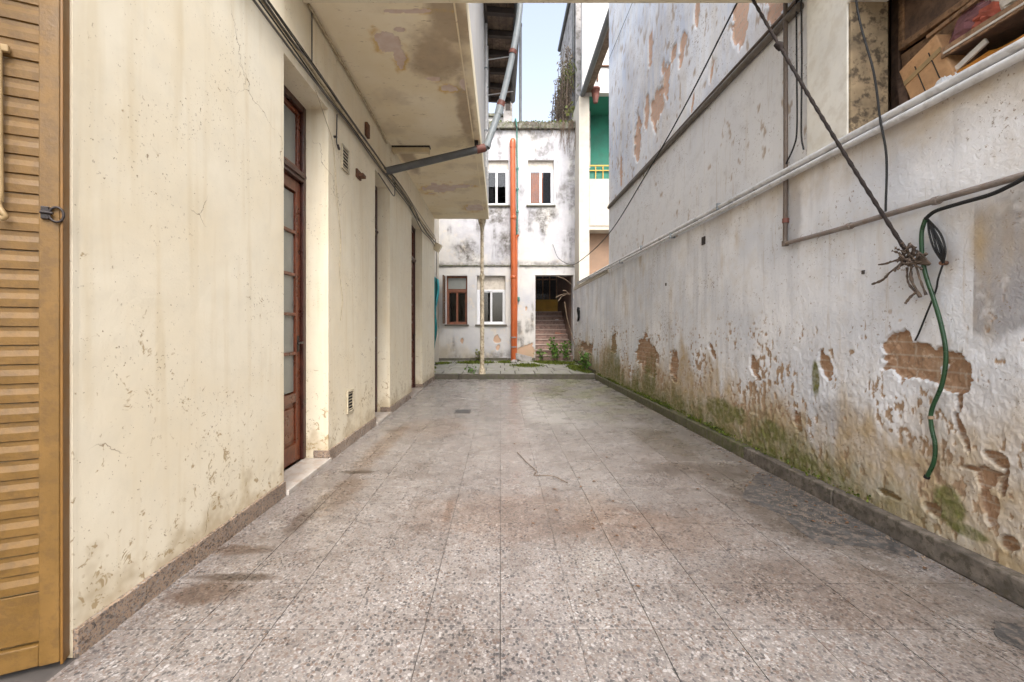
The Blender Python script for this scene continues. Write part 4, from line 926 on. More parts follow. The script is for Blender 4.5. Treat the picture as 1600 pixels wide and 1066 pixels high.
def sash_window(h, frame_mat, y, box_h, box_mat, n=2, fw=0.05, slide=False):
    a, b, c, e = h
    top = e - box_h
    F = MB().box(a, a + fw, y - 0.05, y, c, top).box(b - fw, b, y - 0.05, y, c, top).box(a + fw, b - fw, y - 0.05, y, top - fw, top).box(a + fw, b - fw, y - 0.05, y, c, c + fw)
    win = F.build('window', frame_mat, RB, 0.005)
    iw = (b - a - 2 * fw) / n
    for i in range(n):
        p, q = a + fw + i * iw, a + fw + (i + 1) * iw
        yy = y - 0.012 - (0.02 if slide and i == 1 else 0)
        s = 0.032
        MB().box(p, p + s, yy - 0.014, yy, c + fw, top - fw).box(q - s, q, yy - 0.014, yy, c + fw, top - fw).box(p + s, q - s, yy - 0.014, yy, top - fw - s, top - fw).box(p + s, q - s, yy - 0.014, yy, c + fw, c + fw + s).build('sash', frame_mat, win, 0.003)
        box('pane', 'window_glass', win, p + s - 0.004, q - s + 0.004, yy - 0.009, yy - 0.005, c + fw + s - 0.004, top - fw - s + 0.004, 0)
    if box_h: box('roller_box' if box_mat == 'roller_box' else 'transom_board', box_mat, win, a + 0.002, b - 0.002, y - 0.04, y + 0.02, top + 0.002, e - 0.001, 0.004)
    box('sill', 'step_stone', win, a - 0.05, b + 0.05, BY - 0.05, y - 0.052, c - 0.05, c - 0.002, 0.006)
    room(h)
    return win
sash_window(WLM, 'alu_white', BY + 0.16, 0.43, 'roller_box', 2, 0.055, True)
sash_window(WUL, 'alu_white', BY + 0.14, 0.27, 'roller_box', 2, 0.055, True)
wur = sash_window(WUR, 'alu_white', BY + 0.14, 0.27, 'roller_box', 2, 0.055, True)
cu = MB(); 
for i in range(24):
    x0, x1 = 0.93 + i * 0.0175, 0.93 + (i + 1) * 0.0175; ya, yb = BY + 0.16 + 0.008 * math.sin(i * 1.3), BY + 0.16 + 0.008 * math.sin((i + 1) * 1.3)
    cu.add([(x0, ya, 5.1), (x1, yb, 5.1), (x1, yb, 6.2), (x0, ya, 6.2)], [(0, 1, 2, 3)], True)
cu.build('curtain', 'orange_curtain', wur)
sash_window(WLL, 'window_wood', BY + 0.14, 0.46, 'window_wood', 2, 0.05)
for w_ in [o for o in RB.children if o.name.startswith('window')][-1:]:
    box('transom_pane', 'frosted_glass', w_, WLL[0] + 0.05, WLL[1] - 0.05, BY + 0.09, BY + 0.098, 2.46, 2.80, 0)
# folding wooden shutter leaf opened beside the lower left window
rot = Matrix.Rotation(R(22), 3, 'Z')
sl = MB().box(-1.76, -1.725, BY - 0.44, BY - 0.40, 1.36, 2.84).box(-1.76, -1.725, BY - 0.045, BY - 0.005, 1.36, 2.84).box(-1.76, -1.725, BY - 0.40, BY - 0.045, 1.36, 1.44).box(-1.76, -1.725, BY - 0.40, BY - 0.045, 2.76, 2.84).box(-1.76, -1.725, BY - 0.40, BY - 0.045, 2.05, 2.12)
s_ = sl.build('window_shutter', 'old_brown_wood', RB, 0.004)
for i in range(18):
    z = 1.47 + i * 0.0735
    if 2.03 < z < 2.14: continue
    box('shutter_slat', 'old_brown_wood', s_, -1.755, -1.73, BY - 0.40, BY - 0.045, z - 0.03, z + 0.022, 0, Matrix.Rotation(R(25), 3, 'Y'))
# stairwell
zs = terr_z(13.3)
NS = 10; rise, run = 0.165, 0.275
for i in range(NS):
    y0 = BY + 0.02 + i * run
    box('stair_step', 'stair_stone', RB, 1.10, 2.28, y0, y0 + run + (0.05 if i < NS - 1 else 1.2), zs + (i - 1) * rise - 0.02 if i else 0.0, zs + (i + 1) * rise - 0.03, 0.004)
    box('stair_tread', 'stair_tread', RB, 1.10, 2.28, y0 - 0.025, y0 + run - 0.002, zs + (i + 1) * rise - 0.0295, zs + (i + 1) * rise, 0.008)
ztop = zs + NS * rise; ye = BY + NS * run + 0.9
box('landing', 'stair_stone', RB, 1.10, 2.28, BY + NS * run + 0.02, ye, ztop - 0.02, ztop - 0.001, 0)
MB().box(1.0, 1.097, BY + 0.341, ye, 0, 5.0).build('stairwell_side', 'stair_wall', RB)
MB().box(2.286, 2.38, BY + 0.341, ye, 0, 5.0).build('stairwell_side', 'stair_wall', RB)
MB().box(1.0, 2.38, ye, ye + 0.1, 0, ztop + 0.52).build('stairwell_dado', 'mustard_wall', RB)
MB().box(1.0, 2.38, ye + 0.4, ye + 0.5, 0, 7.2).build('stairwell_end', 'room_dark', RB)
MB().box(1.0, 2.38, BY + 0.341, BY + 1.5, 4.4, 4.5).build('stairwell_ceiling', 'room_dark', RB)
gt = MB()
for i in range(5):
    x = 1.12 + i * 0.275
    gt.box(x, x + 0.045, ye - 0.02, ye + 0.03, ztop + 0.521, ztop + 1.9)
gt.box(1.10, 2.28, ye - 0.015, ye + 0.025, ztop + 1.30, ztop + 1.35)
gs = gt.build('stair_screen', 'mid_brown_wood', RB, 0.003)
for i in range(4):
    x = 1.12 + i * 0.275
    box('screen_pane', 'window_glass', gs, x + 0.045, x + 0.275, ye + 0.0, ye + 0.005, ztop + 0.53, ztop + 1.9, 0)

# ---- orange soil pipe, green pipe
op = thing('soil_pipe', (0.40, BY - 0.1, zs), 'bright orange plastic soil pipe rising up the rear facade', 'pipe')
X0 = 0.39
MB().tube([(X0 + 0.02, BY - 0.095, zs - 0.01), (X0 + 0.015, BY - 0.10, 3.0), (X0, BY - 0.10, 5.0), (X0 - 0.01, BY - 0.10, 7.02)], 0.085, 16).build('main_stack', 'orange_pvc', op)
MB().lathe(X0 - 0.01, BY - 0.10, [(0.095, 6.84), (0.095, 6.98), (0.088, 7.06), (0.06, 7.12), (0.02, 7.14)], 16).build('end_cap', 'orange_pvc', op)
for z in (2.75, 4.6): MB().lathe(X0 + 0.01, BY - 0.10, [(0.085, z), (0.096, z + 0.01), (0.096, z + 0.10), (0.085, z + 0.11)], 16).build('socket', 'orange_pvc', op)
MB().tube(spline([(X0 + 0.075, BY - 0.12, zs), (X0 + 0.10, BY - 0.11, 2.0), (X0 + 0.10, BY - 0.11, 3.9), (X0 + 0.10, BY - 0.11, 4.02), (X0 + 0.16, BY - 0.11, 4.13)], 6), 0.042, 12).build('branch_pipe', 'orange_pvc', op)
for z in (0.62, 0.92): MB().lathe(X0 + 0.02, BY - 0.10, [(0.10, z), (0.10, z + 0.035)], 16).build('strap', 'grey_pvc', op)
gp = thing('water_pipe', (0.56, BY - 0.03, 2.1), 'thin green water pipe beside the orange soil pipe', 'pipe')
MB().tube(spline([(0.45, BY + 0.1, 7.70), (0.47, BY - 0.14, 7.72), (0.50, BY - 0.15, 7.5), (0.515, BY - 0.06, 7.2), (0.53, BY - 0.05, 5.0), (0.50, BY - 0.05, 3.4), (0.51, BY - 0.04, 2.3), (0.55, BY - 0.04, 2.12)], 6), 0.021, 8).build('run', 'green_pvc', gp)
MB().box(0.49, 0.60, BY - 0.10, BY, 2.06, 2.20).build('tap', 'green_pvc', gp, 0.02)
for z in (5.55, 6.2, 4.85): box('clip', 'green_pvc', gp, 0.49, 0.57, BY - 0.08, BY, z, z + 0.05, 0.004)

# ---- grey downpipe from the eave gutter to the left wall
dp = thing('downpipe', (-1.5, 5.67, 3.3), 'grey plastic downpipe crossing under the slab from the left wall to the eave gutter', 'pipe')
def stick(name, a, b, r, mat, n=14): return MB().tube([a, b], r, n).build(name, mat, dp)
p1, p2, p3, p4, p5 = (-1.55, 5.66, 3.30), (-0.20, 5.92, 3.735), (-0.02, 5.98, 4.27), (0.18, 6.0, 5.14), (0.30, 6.0, 6.60)
stick('lower_run', p1, p2, 0.050, 'lead_grey'); stick('rising_run', p2, p3, 0.047, 'grey_pvc')
MB().tube(spline([p3, (0.085, 6.0, 4.70), p4, (0.275, 6.0, 5.75), p5], 4), 0.044, 14).build('upper_run', 'grey_pvc', dp)
for a, b, t0, t1 in ((p1, p2, 0.90, 0.985), (p2, p3, 0.0, 0.10), (p3, p4, -0.06, 0.16), (p3, p4, 0.94, 1.0)):
    a, b = Vector(a), Vector(b); MB().tube([a.lerp(b, t0), a.lerp(b, t1)], 0.056, 14).build('coupling', 'rust_red' if t0 > 0.5 else 'grey_pvc', dp)
q = Vector(p3).lerp(Vector(p4), 0.08); MB().tube([q, q + Vector((0.02, 0, 0.07))], 0.0575, 14).build('red_sleeve', 'rust_red', dp)
MB().box(-0.36, -0.31, 5.88, 5.93, 3.74, 3.83).build('hanger', 'black_iron', dp)
lt = thing('light_fitting', (-1.29, 5.95, 3.75), 'beige fluorescent light fitting fixed under the slab', 'light')
box('tray', 'fitting_beige', lt, -1.555, -1.02, 6.06, 6.14, 3.735, 3.80, 0.006)
box('back_plate', 'black_iron', lt, -1.555, -1.01, 6.05, 6.15, 3.802, 3.822, 0.002)
for x in (-1.54, -1.035): box('lamp_holder', 'fitting_beige', lt, x, x + 0.015, 6.08, 6.12, 3.71, 3.735, 0.002)

# ---- cables on the left wall
lc = [(0.004, 'cable_black'), (0.007, 'cable_dark'), (0.010, 'cable_grey'), (0.014, 'cream_cable'), (0.006, 'cable_black'), (0.008, 'cable_grey')]
lab = ['uppermost thin black cable of the bundle along the left wall', 'dark brown cable in the bundle along the left wall', 'grey cable in the bundle along the left wall',
       'thick cream conduit in the bundle along the left wall', 'lowest thin black cable of the bundle along the left wall', 'second grey cable near the bottom of the left wall bundle']
rr = random.Random(21)
for i, ((r_, mt), lb) in enumerate(zip(lc, lab)):
    z0 = 3.37 - i * 0.026
    pts_ = []
    for yv in (1.6, 2.4, 3.1, 3.7, 4.3, 5.0, 5.6, 6.2, 6.9, 7.5, 8.2, 9.0, 9.6, 9.95):
        sag = 0.0 if yv < 5.8 else (0.06 * (i % 3))
        pts_.append((WX + 0.016 + r_ + 0.006 * (i % 3) + rr.uniform(0, 0.006), yv, z0 + rr.uniform(-0.018, 0.018) + 0.06 * math.sin((yv - 5.6) * 1.4) * (1 if 5.6 < yv < 7.2 else 0) - sag * (0.4 if yv < 8 else 1.0)))
    if i in (1, 4): pts_ += [(WX + 0.05, 10.02, 2.9), (WX + 0.03, 10.03, 2.2), (WX + 0.03, 10.03, 1.6)]
    tag(MB().tube(spline(pts_, 5), r_, 8).build('wall_cable', mt), lb, 'cable', 'cable bundle on the left wall')
tag(MB().tube(spline([(WX + 0.02, 3.4, 3.80), (WX + 0.02, 4.0, 3.79), (WX + 0.02, 4.5, 3.785), (WX + 0.02, 5.2, 3.77), (WX + 0.02, 5.75, 3.72)], 5), 0.013, 8).build('corner_conduit', 'cream_cable'), 'cream painted conduit along the corner of wall and slab', 'conduit')
tag(MB().tube(spline([(WX + 0.015, 3.47, 3.80), (WX + 0.018, 3.465, 3.6), (WX + 0.02, 3.46, 3.38)], 5), 0.006, 8).build('drop_cable', 'cable_grey'), 'short grey cable dropping from the slab near the beam', 'cable')
hk = thing('hanging_hook', (WX, 4.0, 2.9), 'black wire hook hanging between the first door and the upper vent', 'hook')
MB().tube(spline([(WX + 0.02, 3.99, 3.22), (WX + 0.02, 3.985, 3.08), (WX + 0.02, 3.98, 2.96), (WX + 0.03, 4.0, 2.90), (WX + 0.03, 4.03, 2.91), (WX + 0.02, 4.02, 2.95)], 5), 0.006, 6).build('wire', 'black_iron', hk)
MB().box(WX, WX + 0.03, 3.955, 3.975, 2.99, 3.005).build('wall_pin', 'black_iron', hk)
bx = thing('junction_box', (WX, 4.63, 2.85), 'small rusty bracket box on the left wall past the upper vent', 'box')
MB().box(WX - 0.002, WX + 0.02, 4.56, 4.70, 2.84, 2.93).build('plate', 'rust', bx, 0.004); MB().box(WX + 0.02, WX + 0.07, 4.60, 4.70, 2.86, 2.895).build('arm', 'rust', bx, 0.004)
jb = tag(MB().box(WX, WX + 0.035, 4.86, 4.96, 3.42, 3.58).build('switch_box', 'rust', None, 0.008), 'dark rusty box above the cable bundle under the slab', 'box')
tag(MB().tube(spline([(WX + 0.012, 3.55, 3.2), (WX + 0.012, 3.75, 3.05), (WX + 0.012, 3.92, 2.9), (WX + 0.012, 4.0, 2.5), (WX + 0.012, 4.1, 2.1), (WX + 0.012, 4.08, 1.75), (WX + 0.012, 4.15, 1.5), (WX + 0.012, 4.1, 1.28)], 6), 0.0035, 6).build('loose_wire', 'cream_cable'), 'thin cream wire trailing down the wall beside the first door', 'wire')
tag(MB().tube(spline([(WX + 0.03, 5.3, 3.15), (WX + 0.10, 5.5, 3.03), (WX + 0.08, 5.9, 3.05), (WX + 0.04, 6.1, 3.25), (WX + 0.03, 6.15, 3.4)], 6), 0.007, 6).build('slack_cable', 'cable_grey'), 'grey cable drooping in a loop below the downpipe end', 'cable')

# ---- sagging black cable across the yard
tag(MB().tube(spline([(1.88, 3.34, 3.80), (1.86, 4.3, 3.44), (1.83, 5.42, 3.12), (1.80, 7.03, 2.78), (1.74, 9.0, 2.68), (1.72, 10.4, 2.78), (1.66, 12.2, 3.25), (1.64, 13.28, 3.85)], 8), 0.0075, 6).build('span_cable', 'cable_black'), 'long black cable sagging from the beam across to the rear facade', 'cable')
tag(MB().tube(spline([(2.30, 9.08, 6.92), (2.295, 7.6, 6.88), (2.295, 5.5, 6.85), (2.30, 3.5, 6.9)], 8), 0.005, 6).build('thin_wire', 'cable_grey'), 'thin grey wire running high along the upper right wall', 'wire')

# ================================================================== NEIGHBOUR ON THE RIGHT, FAR HOUSES
NB = thing('neighbour_building', (3.2, 12.6, 0), 'white neighbouring house with a green loggia behind the right wall', 'building')
NY = 12.6
MB().box(2.335, 2.645, NY, NY + 1.6, 2.49, 8.12).build('pier', 'warm_white_wall', NB, 0.01)
MB().box(2.647, 4.6, NY + 0.0, NY + 0.15, 4.27, 5.66).build('spandrel', 'warm_white_wall', NB)
MB().box(2.647, 4.6, NY, NY + 0.2, 8.22, 11.8).build('upper_facade', 'white_wall', NB)
MB().box(2.44, 2.645, NY, NY + 0.2, 8.122, 11.8).build('upper_facade_return', 'white_wall', NB)
MB().add([(2.647, NY + 1.4, 5.66), (4.6, NY + 1.4, 5.66), (4.6, NY + 1.4, 8.22), (2.647, NY + 1.4, 8.22)], [(0, 1, 2, 3)]).build('loggia_back', 'green_wall', NB, 0, 0.05)
MB().box(2.647, 4.6, NY + 0.21, NY + 1.6, 8.23, 8.33).build('loggia_ceiling', 'green_wall', NB)
MB().box(2.647, 4.6, NY + 0.152, NY + 1.6, 5.5, 5.64).build('loggia_floor', 'warm_white_wall', NB)
MB().box(2.647, 4.6, NY + 0.05, NY + 0.12, 5.661, 6.0).build('loggia_parapet', 'green_wall', NB)
MB().box(2.647, 4.6, NY + 0.5, NY + 0.6, 0, 4.148).build('ground_floor', 'tan_wall', NB)
MB().box(2.647, 4.6, NY + 0.02, NY + 0.6, 4.15, 4.268).build('opening_soffit', 'warm_white_wall', NB)
rl = MB().box(2.647, 4.6, NY + 0.0, NY + 0.03, 6.04, 6.075).box(2.647, 4.6, NY + 0.0, NY + 0.03, 5.90, 5.925)
for i in range(8): rl.box(2.82 + i * 0.22, 2.845 + i * 0.22, NY + 0.004, NY + 0.026, 5.664, 6.04)
rl.build('railing', 'mustard_wall', NB)
gu = MB().tube([(2.44, NY, 8.17), (2.44, 9.13, 8.23)], 0.075, 10); gu.build('gutter', 'lead_grey', NB)
MB().box(2.47, 2.70, 9.13, NY - 0.01, 8.22, 8.26).build('gutter_board', 'eave_wood', NB)
MB().tube([(2.70, NY - 0.03, 9.0), (4.0, NY - 0.03, 9.0)], 0.025, 8).build('rusty_bar', 'rust', NB)
box('bar_hanger', 'rust', NB, 2.86, 2.90, NY - 0.05, NY - 0.005, 8.55, 8.99, 0.004)
pt = tag(MB().lathe(2.80, NY - 0.12, [(0.06, 7.85), (0.10, 8.05), (0.125, 8.22), (0.135, 8.22), (0.135, 8.28)], 14).build('flower_pot', 'rust_red'), 'terracotta pot hanging at the loggia corner', 'pot')
FB = thing('far_building', (2.6, 15.4, 0), 'grey stained far wall with hanging dry plants beyond the rear facade', 'building')
MB().box(2.43, 2.9, 14.3, 17.2, 0, 12.6).build('side_wall', 'far_grey_wall', FB)
MB().box(2.432, 2.9, 13.66, 14.298, 0, 13.5).build('front_pier', 'far_grey_wall', FB)
MB().tube([(2.40, 17.25, 12.55), (2.40, 14.0, 12.55)], 0.08, 10).build('gutter', 'lead_grey', FB)
MB().tube([(2.39, 13.9, 7.7), (2.39, 13.9, 13.4)], 0.04, 10).build('downpipe', 'lead_grey', FB)
FH = thing('far_house', (-0.3, 16.8, 0), 'pale far house wall behind the rear parapet', 'building')
MB().box(-3.0, 0.12, 16.7, 17.5, 0, 9.55).build('wall', 'white_wall', FH)
MB().box(-3.0, 0.17, 16.6, 17.6, 9.551, 9.65).build('roof_edge', 'moss_stone', FH)
CH = thing('chimney_stack', (0.3, 16.2, 7.4), 'grey chimney block with a dark-painted flue opening on the rear roof', 'chimney')
MB().box(0.11, 0.45, 16.0, 16.4, 7.405, 9.9).build('shaft', 'far_grey_wall', CH, 0.02); MB().box(0.08, 0.48, 15.97, 16.43, 9.901, 9.98).build('cap', 'moss_stone', CH, 0.02)
MB().box(0.19, 0.38, 15.985, 15.998, 9.45, 9.75).build('flue_shade', 'hole_dark', CH)  # dark plate on the shaft, painting the shade inside the flue
VP = tag(MB().lathe(0.645, 13.75, [(0.045, 7.395), (0.045, 11.0), (0.06, 11.02), (0.06, 11.1)], 10).build('vent_pipe', 'lead_grey'), 'tall thin grey vent pipe standing on the rear roof', 'pipe')
for y, lb in ((7.5, 'nearer of two thin white rainwater pipes on the upper white wall'), (8.1, 'farther of two thin white rainwater pipes on the upper white wall')):
    ap = thing('rainwater_pipe', (-0.255, y, 4.06), lb, 'pipe', 'rainwater pipes on the upper wall')
    MB().tube([(-0.255, y, 4.06), (-0.255, y, 6.6)], 0.022, 8).build('run', 'white_pvc', ap)
    for z in (4.7, 5.8): box('clip', 'grey_pvc', ap, -0.285, -0.225, y - 0.03, y + 0.03, z, z + 0.02, 0.003)

# ================================================================== SHUTTER AT THE NEAR LEFT
SH = thing('louvred_shutter', (-1.555, 1.51, 0), 'ochre painted metal louvred shutter leaf at the near left edge', 'shutter')
ang = math.atan2(-0.071, -0.154)      # leaf runs to the left and towards the camera
du = Vector((math.cos(ang), math.sin(ang), 0)); dn = Vector((-du.y, du.x, 0))   # along the leaf; face normal
if dn.y > 0: dn = -dn
O = Vector((-1.570, 1.520, 0))
def leafbox(mb, u0, u1, n0, n1, z0, z1, tilt=0):
    vs = []
    for (u, n, z) in ((u0, n0, z0), (u1, n0, z0), (u1, n1, z0), (u0, n1, z0), (u0, n0, z1), (u1, n0, z1), (u1, n1, z1), (u0, n1, z1)):
        p = O + du * u + dn * n; vs.append((p.x, p.y, z))
    return mb.add(vs, [(0, 3, 2, 1), (4, 5, 6, 7), (0, 1, 5, 4), (1, 2, 6, 5), (2, 3, 7, 6), (3, 0, 4, 7)])
LW, HT = 0.62, 2.75
for u0, u1 in ((0.0, 0.056), (LW - 0.056, LW)): leafbox(MB(), u0, u1, -0.012, 0.022, 0.02, HT).build('stile', 'ochre_paint', SH, 0.004)
leafbox(MB(), 0.0565, LW - 0.0565, -0.010, 0.018, 0.02, 0.095).build('bottom_rail', 'ochre_paint', SH, 0.004)
leafbox(MB(), 0.0565, LW - 0.0565, -0.004, 0.008, 0.103, 0.275).build('kick_panel', 'ochre_paint', SH, 0.003)
leafbox(MB(), 0.0565, LW - 0.0565, -0.006, 0.012, HT - 0.08, HT).build('top_rail', 'ochre_paint', SH, 0.004)
# one louvre: a folded strip with a lip
lm = bpy.data.meshes.new('louvre')
prof = [(0.002, 0.0), (0.010, 0.003), (0.011, 0.030), (0.004, 0.050), (0.004, 0.066), (0.002, 0.066)]
vs_l = []; fs_l = []
for u in (0.0567, LW - 0.0567):
    for n_, z_ in prof:
        p = du * u + dn * n_; vs_l.append((p.x, p.y, z_))
npf = len(prof)
for i in range(npf): fs_l.append((i, (i + 1) % npf, npf + (i + 1) % npf, npf + i))
fs_l += [tuple(range(npf))[::-1], tuple(range(npf, 2 * npf))]
lm.from_pydata(vs_l, [], fs_l); lm.materials.append(MAT['ochre_paint'])
z = 0.280; i = 0
while z < HT - 0.15:
    o = bpy.data.objects.new('louvre', lm); COL.objects.link(o); o.parent = SH
    o.location = (O.x - SH.location.x, O.y - SH.location.y, z + rnd.uniform(-0.001, 0.001)); o.rotation_euler = (rnd.gauss(0, 0.003), rnd.gauss(0, 0.003), 0); z += 0.0662; i += 1
leafbox(MB(), -0.0095, -0.0015, -0.03, 0.024, 0.012, HT + 0.1).build('jamb_strip', 'ochre_edge', SH, 0.002)
def lp_(u, n, z): p = O + du * u + dn * n; return (p.x, p.y, z)
lt_ = leafbox(MB(), 0.024, 0.046, 0.0222, 0.034, 1.583, 1.628).build('latch', 'black_iron', SH, 0.003)
ring = [Vector(lp_(0.005, 0.030, 1.602)) + du * (0.019 * math.cos(2 * math.pi * k / 20)) + Vector((0, 0, 0.026 * math.sin(2 * math.pi * k / 20))) for k in range(21)]
MB().tube(ring, 0.0042, 8, False).build('latch_ring', 'black_iron', lt_)
MB().tube([lp_(0.045, 0.036, 1.606), lp_(0.012, 0.036, 1.604)], 0.005, 8).build('latch_pin', 'black_iron', lt_)
rd = MB().tube([lp_(0.149, 0.030, 2.155), lp_(0.145, 0.030, 1.63)], 0.008, 8).build('lock_rod', 'beige_paint', SH)
MB().tube(spline([lp_(0.145, 0.030, 1.66), lp_(0.147, 0.036, 1.62), lp_(0.136, 0.042, 1.595), lp_(0.129, 0.040, 1.58), lp_(0.137, 0.036, 1.572), lp_(0.144, 0.030, 1.578)], 5), 0.008, 8).build('rod_hook', 'beige_paint', rd)
leafbox(MB(), 0.126, 0.171, 0.0165, 0.034, 2.14, 2.165).build('rod_bracket', 'beige_paint', rd, 0.004)

# ================================================================== SMALL THINGS
dc = thing('drain_cover', (-0.56, 6.16, 0.0), 'square metal drain cover set in the floor', 'drain cover')
box('cover_plate', 'metal_cover', dc, -0.665, -0.435, 6.02, 6.27, 0.001, 0.007, 0.002)
for i in range(5): box('cover_rib', 'lead_grey', dc, -0.645, -0.455, 6.05 + i * 0.045, 6.065 + i * 0.045, 0.0072, 0.010, 0.001)
tc = MB(); n = 14
for i in range(n + 1):
    for j in range(11):
        t_ = j / 10; wdt = 0.15 * (1 - 0.6 * t_) + 0.03 * math.sin(t_ * 11) ; u = i / n
        tc.v.append((-1.92 + u * wdt, 12.1 + 0.05 * math.sin(u * 14 + t_ * 3) + 0.03 * math.sin(t_ * 9), 2.72 - t_ * 2.0 - 0.12 * u))
for i in range(n):
    for j in range(10): tc.f.append((i * 11 + j, (i + 1) * 11 + j, (i + 1) * 11 + j + 1, i * 11 + j + 1)); tc.sm.append(True)
tag(tc.build('hanging_tarp', 'teal_cloth', None, 0, 0.006), 'teal plastic sheet hanging at the left end of the terrace', 'tarp')
tag(crumple('plastic_bag', (2.06, BY + 0.36 + 7 * run - 0.2, zs + 7 * rise + 0.08), (0.13, 0.10, 0.11), 'white_bag', None, 17, 0.3), 'white plastic bag lying on the upper stairs', 'bag')
tag(MB().box(1.86, 2.22, BY + 1.13, BY + 1.28, zs + 4 * rise + 0.02, zs + 4 * rise + 0.20, Matrix.Rotation(R(9), 3, 'Y')).build('broken_tile', 'brick_piece', None, 0.02), 'broken reddish clay piece leaning on the stairs', 'tile')
tag(MB().tube(spline([(2.33, BY - 0.32, 0.55), (2.22, BY - 0.05, 1.05), (2.10, BY + 0.05, 1.55), (2.02, BY + 0.06, 2.05)], 6), [0.013] * 18 + [0.01], 8).build('leaning_branch', 'dry_branch'), 'pale dry branch leaning in the stair doorway', 'branch')
db = thing('dead_branch', (2.0, BY - 0.02, 2.0), 'bare dry twigs sticking out of the stair doorway', 'branch')
for a, b in (((2.22, BY + 0.1, 2.30), (1.72, BY - 0.08, 2.18)), ((2.05, BY + 0.02, 2.27), (1.80, BY - 0.08, 2.06)), ((2.15, BY, 2.28), (1.95, BY - 0.05, 2.40)), ((2.25, BY + 0.1, 2.6), (1.78, BY + 0.0, 2.85))):
    MB().tube(spline([a, ((a[0] + b[0]) / 2, (a[1] + b[1]) / 2, (a[2] + b[2]) / 2 + 0.05), b], 5), 0.009, 6).build('twig', 'dry_branch', db)
cl = [(2.26 + 0.02 * math.sin(k), 12.3 + 0.10 * math.cos(2 * math.pi * k / 14), 1.62 + 0.20 * math.sin(2 * math.pi * k / 14)) for k in range(34)]
tag(MB().tube(cl, 0.016, 6).build('cable_coil', 'cable_black'), 'black coil of cable hanging on the right wall by the stairs', 'cable')
# rubble heap at the pipe's foot
rb_ = random.Random(31)
for i in range(7):
    x, y_ = 0.62 + rb_.uniform(-0.28, 0.3), 12.95 + rb_.uniform(-0.3, 0.25); s_ = rb_.uniform(0.03, 0.075)
    tag(MB().box(x - s_, x + s_, y_ - s_ * 0.8, y_ + s_ * 0.8, terr_z(y_) + 0.002, terr_z(y_) + s_, Matrix.Rotation(rb_.uniform(0, 3), 3, 'Z')).build('rubble_piece', 'terrace_tile' if i % 2 else 'far_grey_wall', None, 0.015), 'small chunk of broken plaster below the orange pipe', 'rubble', 'rubble below the orange pipe')
tag(MB().box(0.42, 0.98, BY - 0.16, BY - 0.13, terr_z(13.1) + 0.02, terr_z(13.1) + 0.20, Matrix.Rotation(R(14), 3, 'Y')).build('broken_slab', 'far_grey_wall', None, 0.008), 'broken plaster slab leaning on the wall right of the orange pipe', 'slab')

def leaf_cloud(mb, pts_, size, rr, droop=0.2, thin=0.45):
    for p in pts_:
        p = Vector(p); a = Vector((rr.uniform(-1, 1), rr.uniform(-1, 1), rr.uniform(-0.5, 1) - droop)).normalized()
        b = a.cross(Vector((rr.uniform(-1, 1), rr.uniform(-1, 1), rr.uniform(-1, 1)))).normalized(); c = a.cross(b)
        s = size * rr.uniform(0.5, 1.3)
        mb.add([p, p + a * s * 0.5 + b * s * thin + c * s * 0.10, p + a * s, p + a * s * 0.5 - b * s * thin + c * s * 0.10], [(0, 1, 2), (0, 2, 3)])
def weed(name, base, h, ns, spread, leaf, size, label, cat='plant', seed=1, per=14, lean=(0, 0), group=None):
    rr = random.Random(seed); t = thing(name, base, label, cat, group); stem = MB(); fol = MB()
    for s in range(ns):
        a = rr.uniform(0, 6.28); l = h * rr.uniform(0.55, 1.05); d = spread * rr.uniform(0.2, 1)
        b = Vector(base); tip = b + Vector((math.cos(a) * d + lean[0], math.sin(a) * d * 0.6 + lean[1], l)); mid = b.lerp(tip, 0.5) + Vector((rr.uniform(-0.05, 0.05), rr.uniform(-0.05, 0.05), l * 0.12))
        P = spline([b + Vector((rr.uniform(-0.03, 0.03), rr.uniform(-0.03, 0.03), 0)), mid, tip], 6)
        stem.tube(P, [0.007 * (1 - 0.7 * i / len(P)) for i in range(len(P))], 5, False)
        leaf_cloud(fol, [P[rr.randint(2, len(P) - 1)] + Vector((rr.gauss(0, 0.045), rr.gauss(0, 0.045), rr.gauss(0, 0.03))) for _ in range(per)], size, rr)
    stem.build('stem', 'twig', t); fol.build('foliage', leaf, t); return t
weed('weed', (1.72, BY - 0.08, zs), 0.78, 10, 0.34, 'leaf_green', 0.085, 'tall leafy green weed growing in front of the stairs', seed=4, per=16)
weed('weed', (1.30, BY - 0.05, zs), 0.40, 6, 0.16, 'leaf_green', 0.08, 'small green weed at the left foot of the stairs', seed=6, per=10)
weed('weed', (2.05, BY - 0.10, zs), 0.6, 8, 0.22, 'leaf_green', 0.08, 'bushy green weed at the right foot of the stairs', seed=8, per=14)
weed('weed', (2.17, 10.75, terr_z(10.75)), 0.45, 12, 0.16, 'leaf_green', 0.08, 'small green weed growing at the foot of the right wall on the terrace', seed=10, per=14)
weed('weed', (-0.62, 13.18, terr_z(13.18)), 0.32, 6, 0.14, 'leaf_olive', 0.08, 'small weed under the rear window beside the column', seed=12, per=9)
weed('weed', (-1.75, 10.4, ZT), 0.14, 7, 0.12, 'leaf_olive', 0.06, 'low mossy weed at the left corner of the terrace', seed=14, per=10)
weed('weed', (-0.72, 10.32, ZT), 0.14, 6, 0.10, 'leaf_green', 0.06, 'tiny weed in a terrace joint near the column', seed=15, per=8)
weed('weed', (2.6, 13.75, 7.62), 0.9, 10, 0.35, 'leaf_olive', 0.16, 'green tuft growing on the rear parapet by the far wall', seed=16, per=9, lean=(-0.25, -0.1))
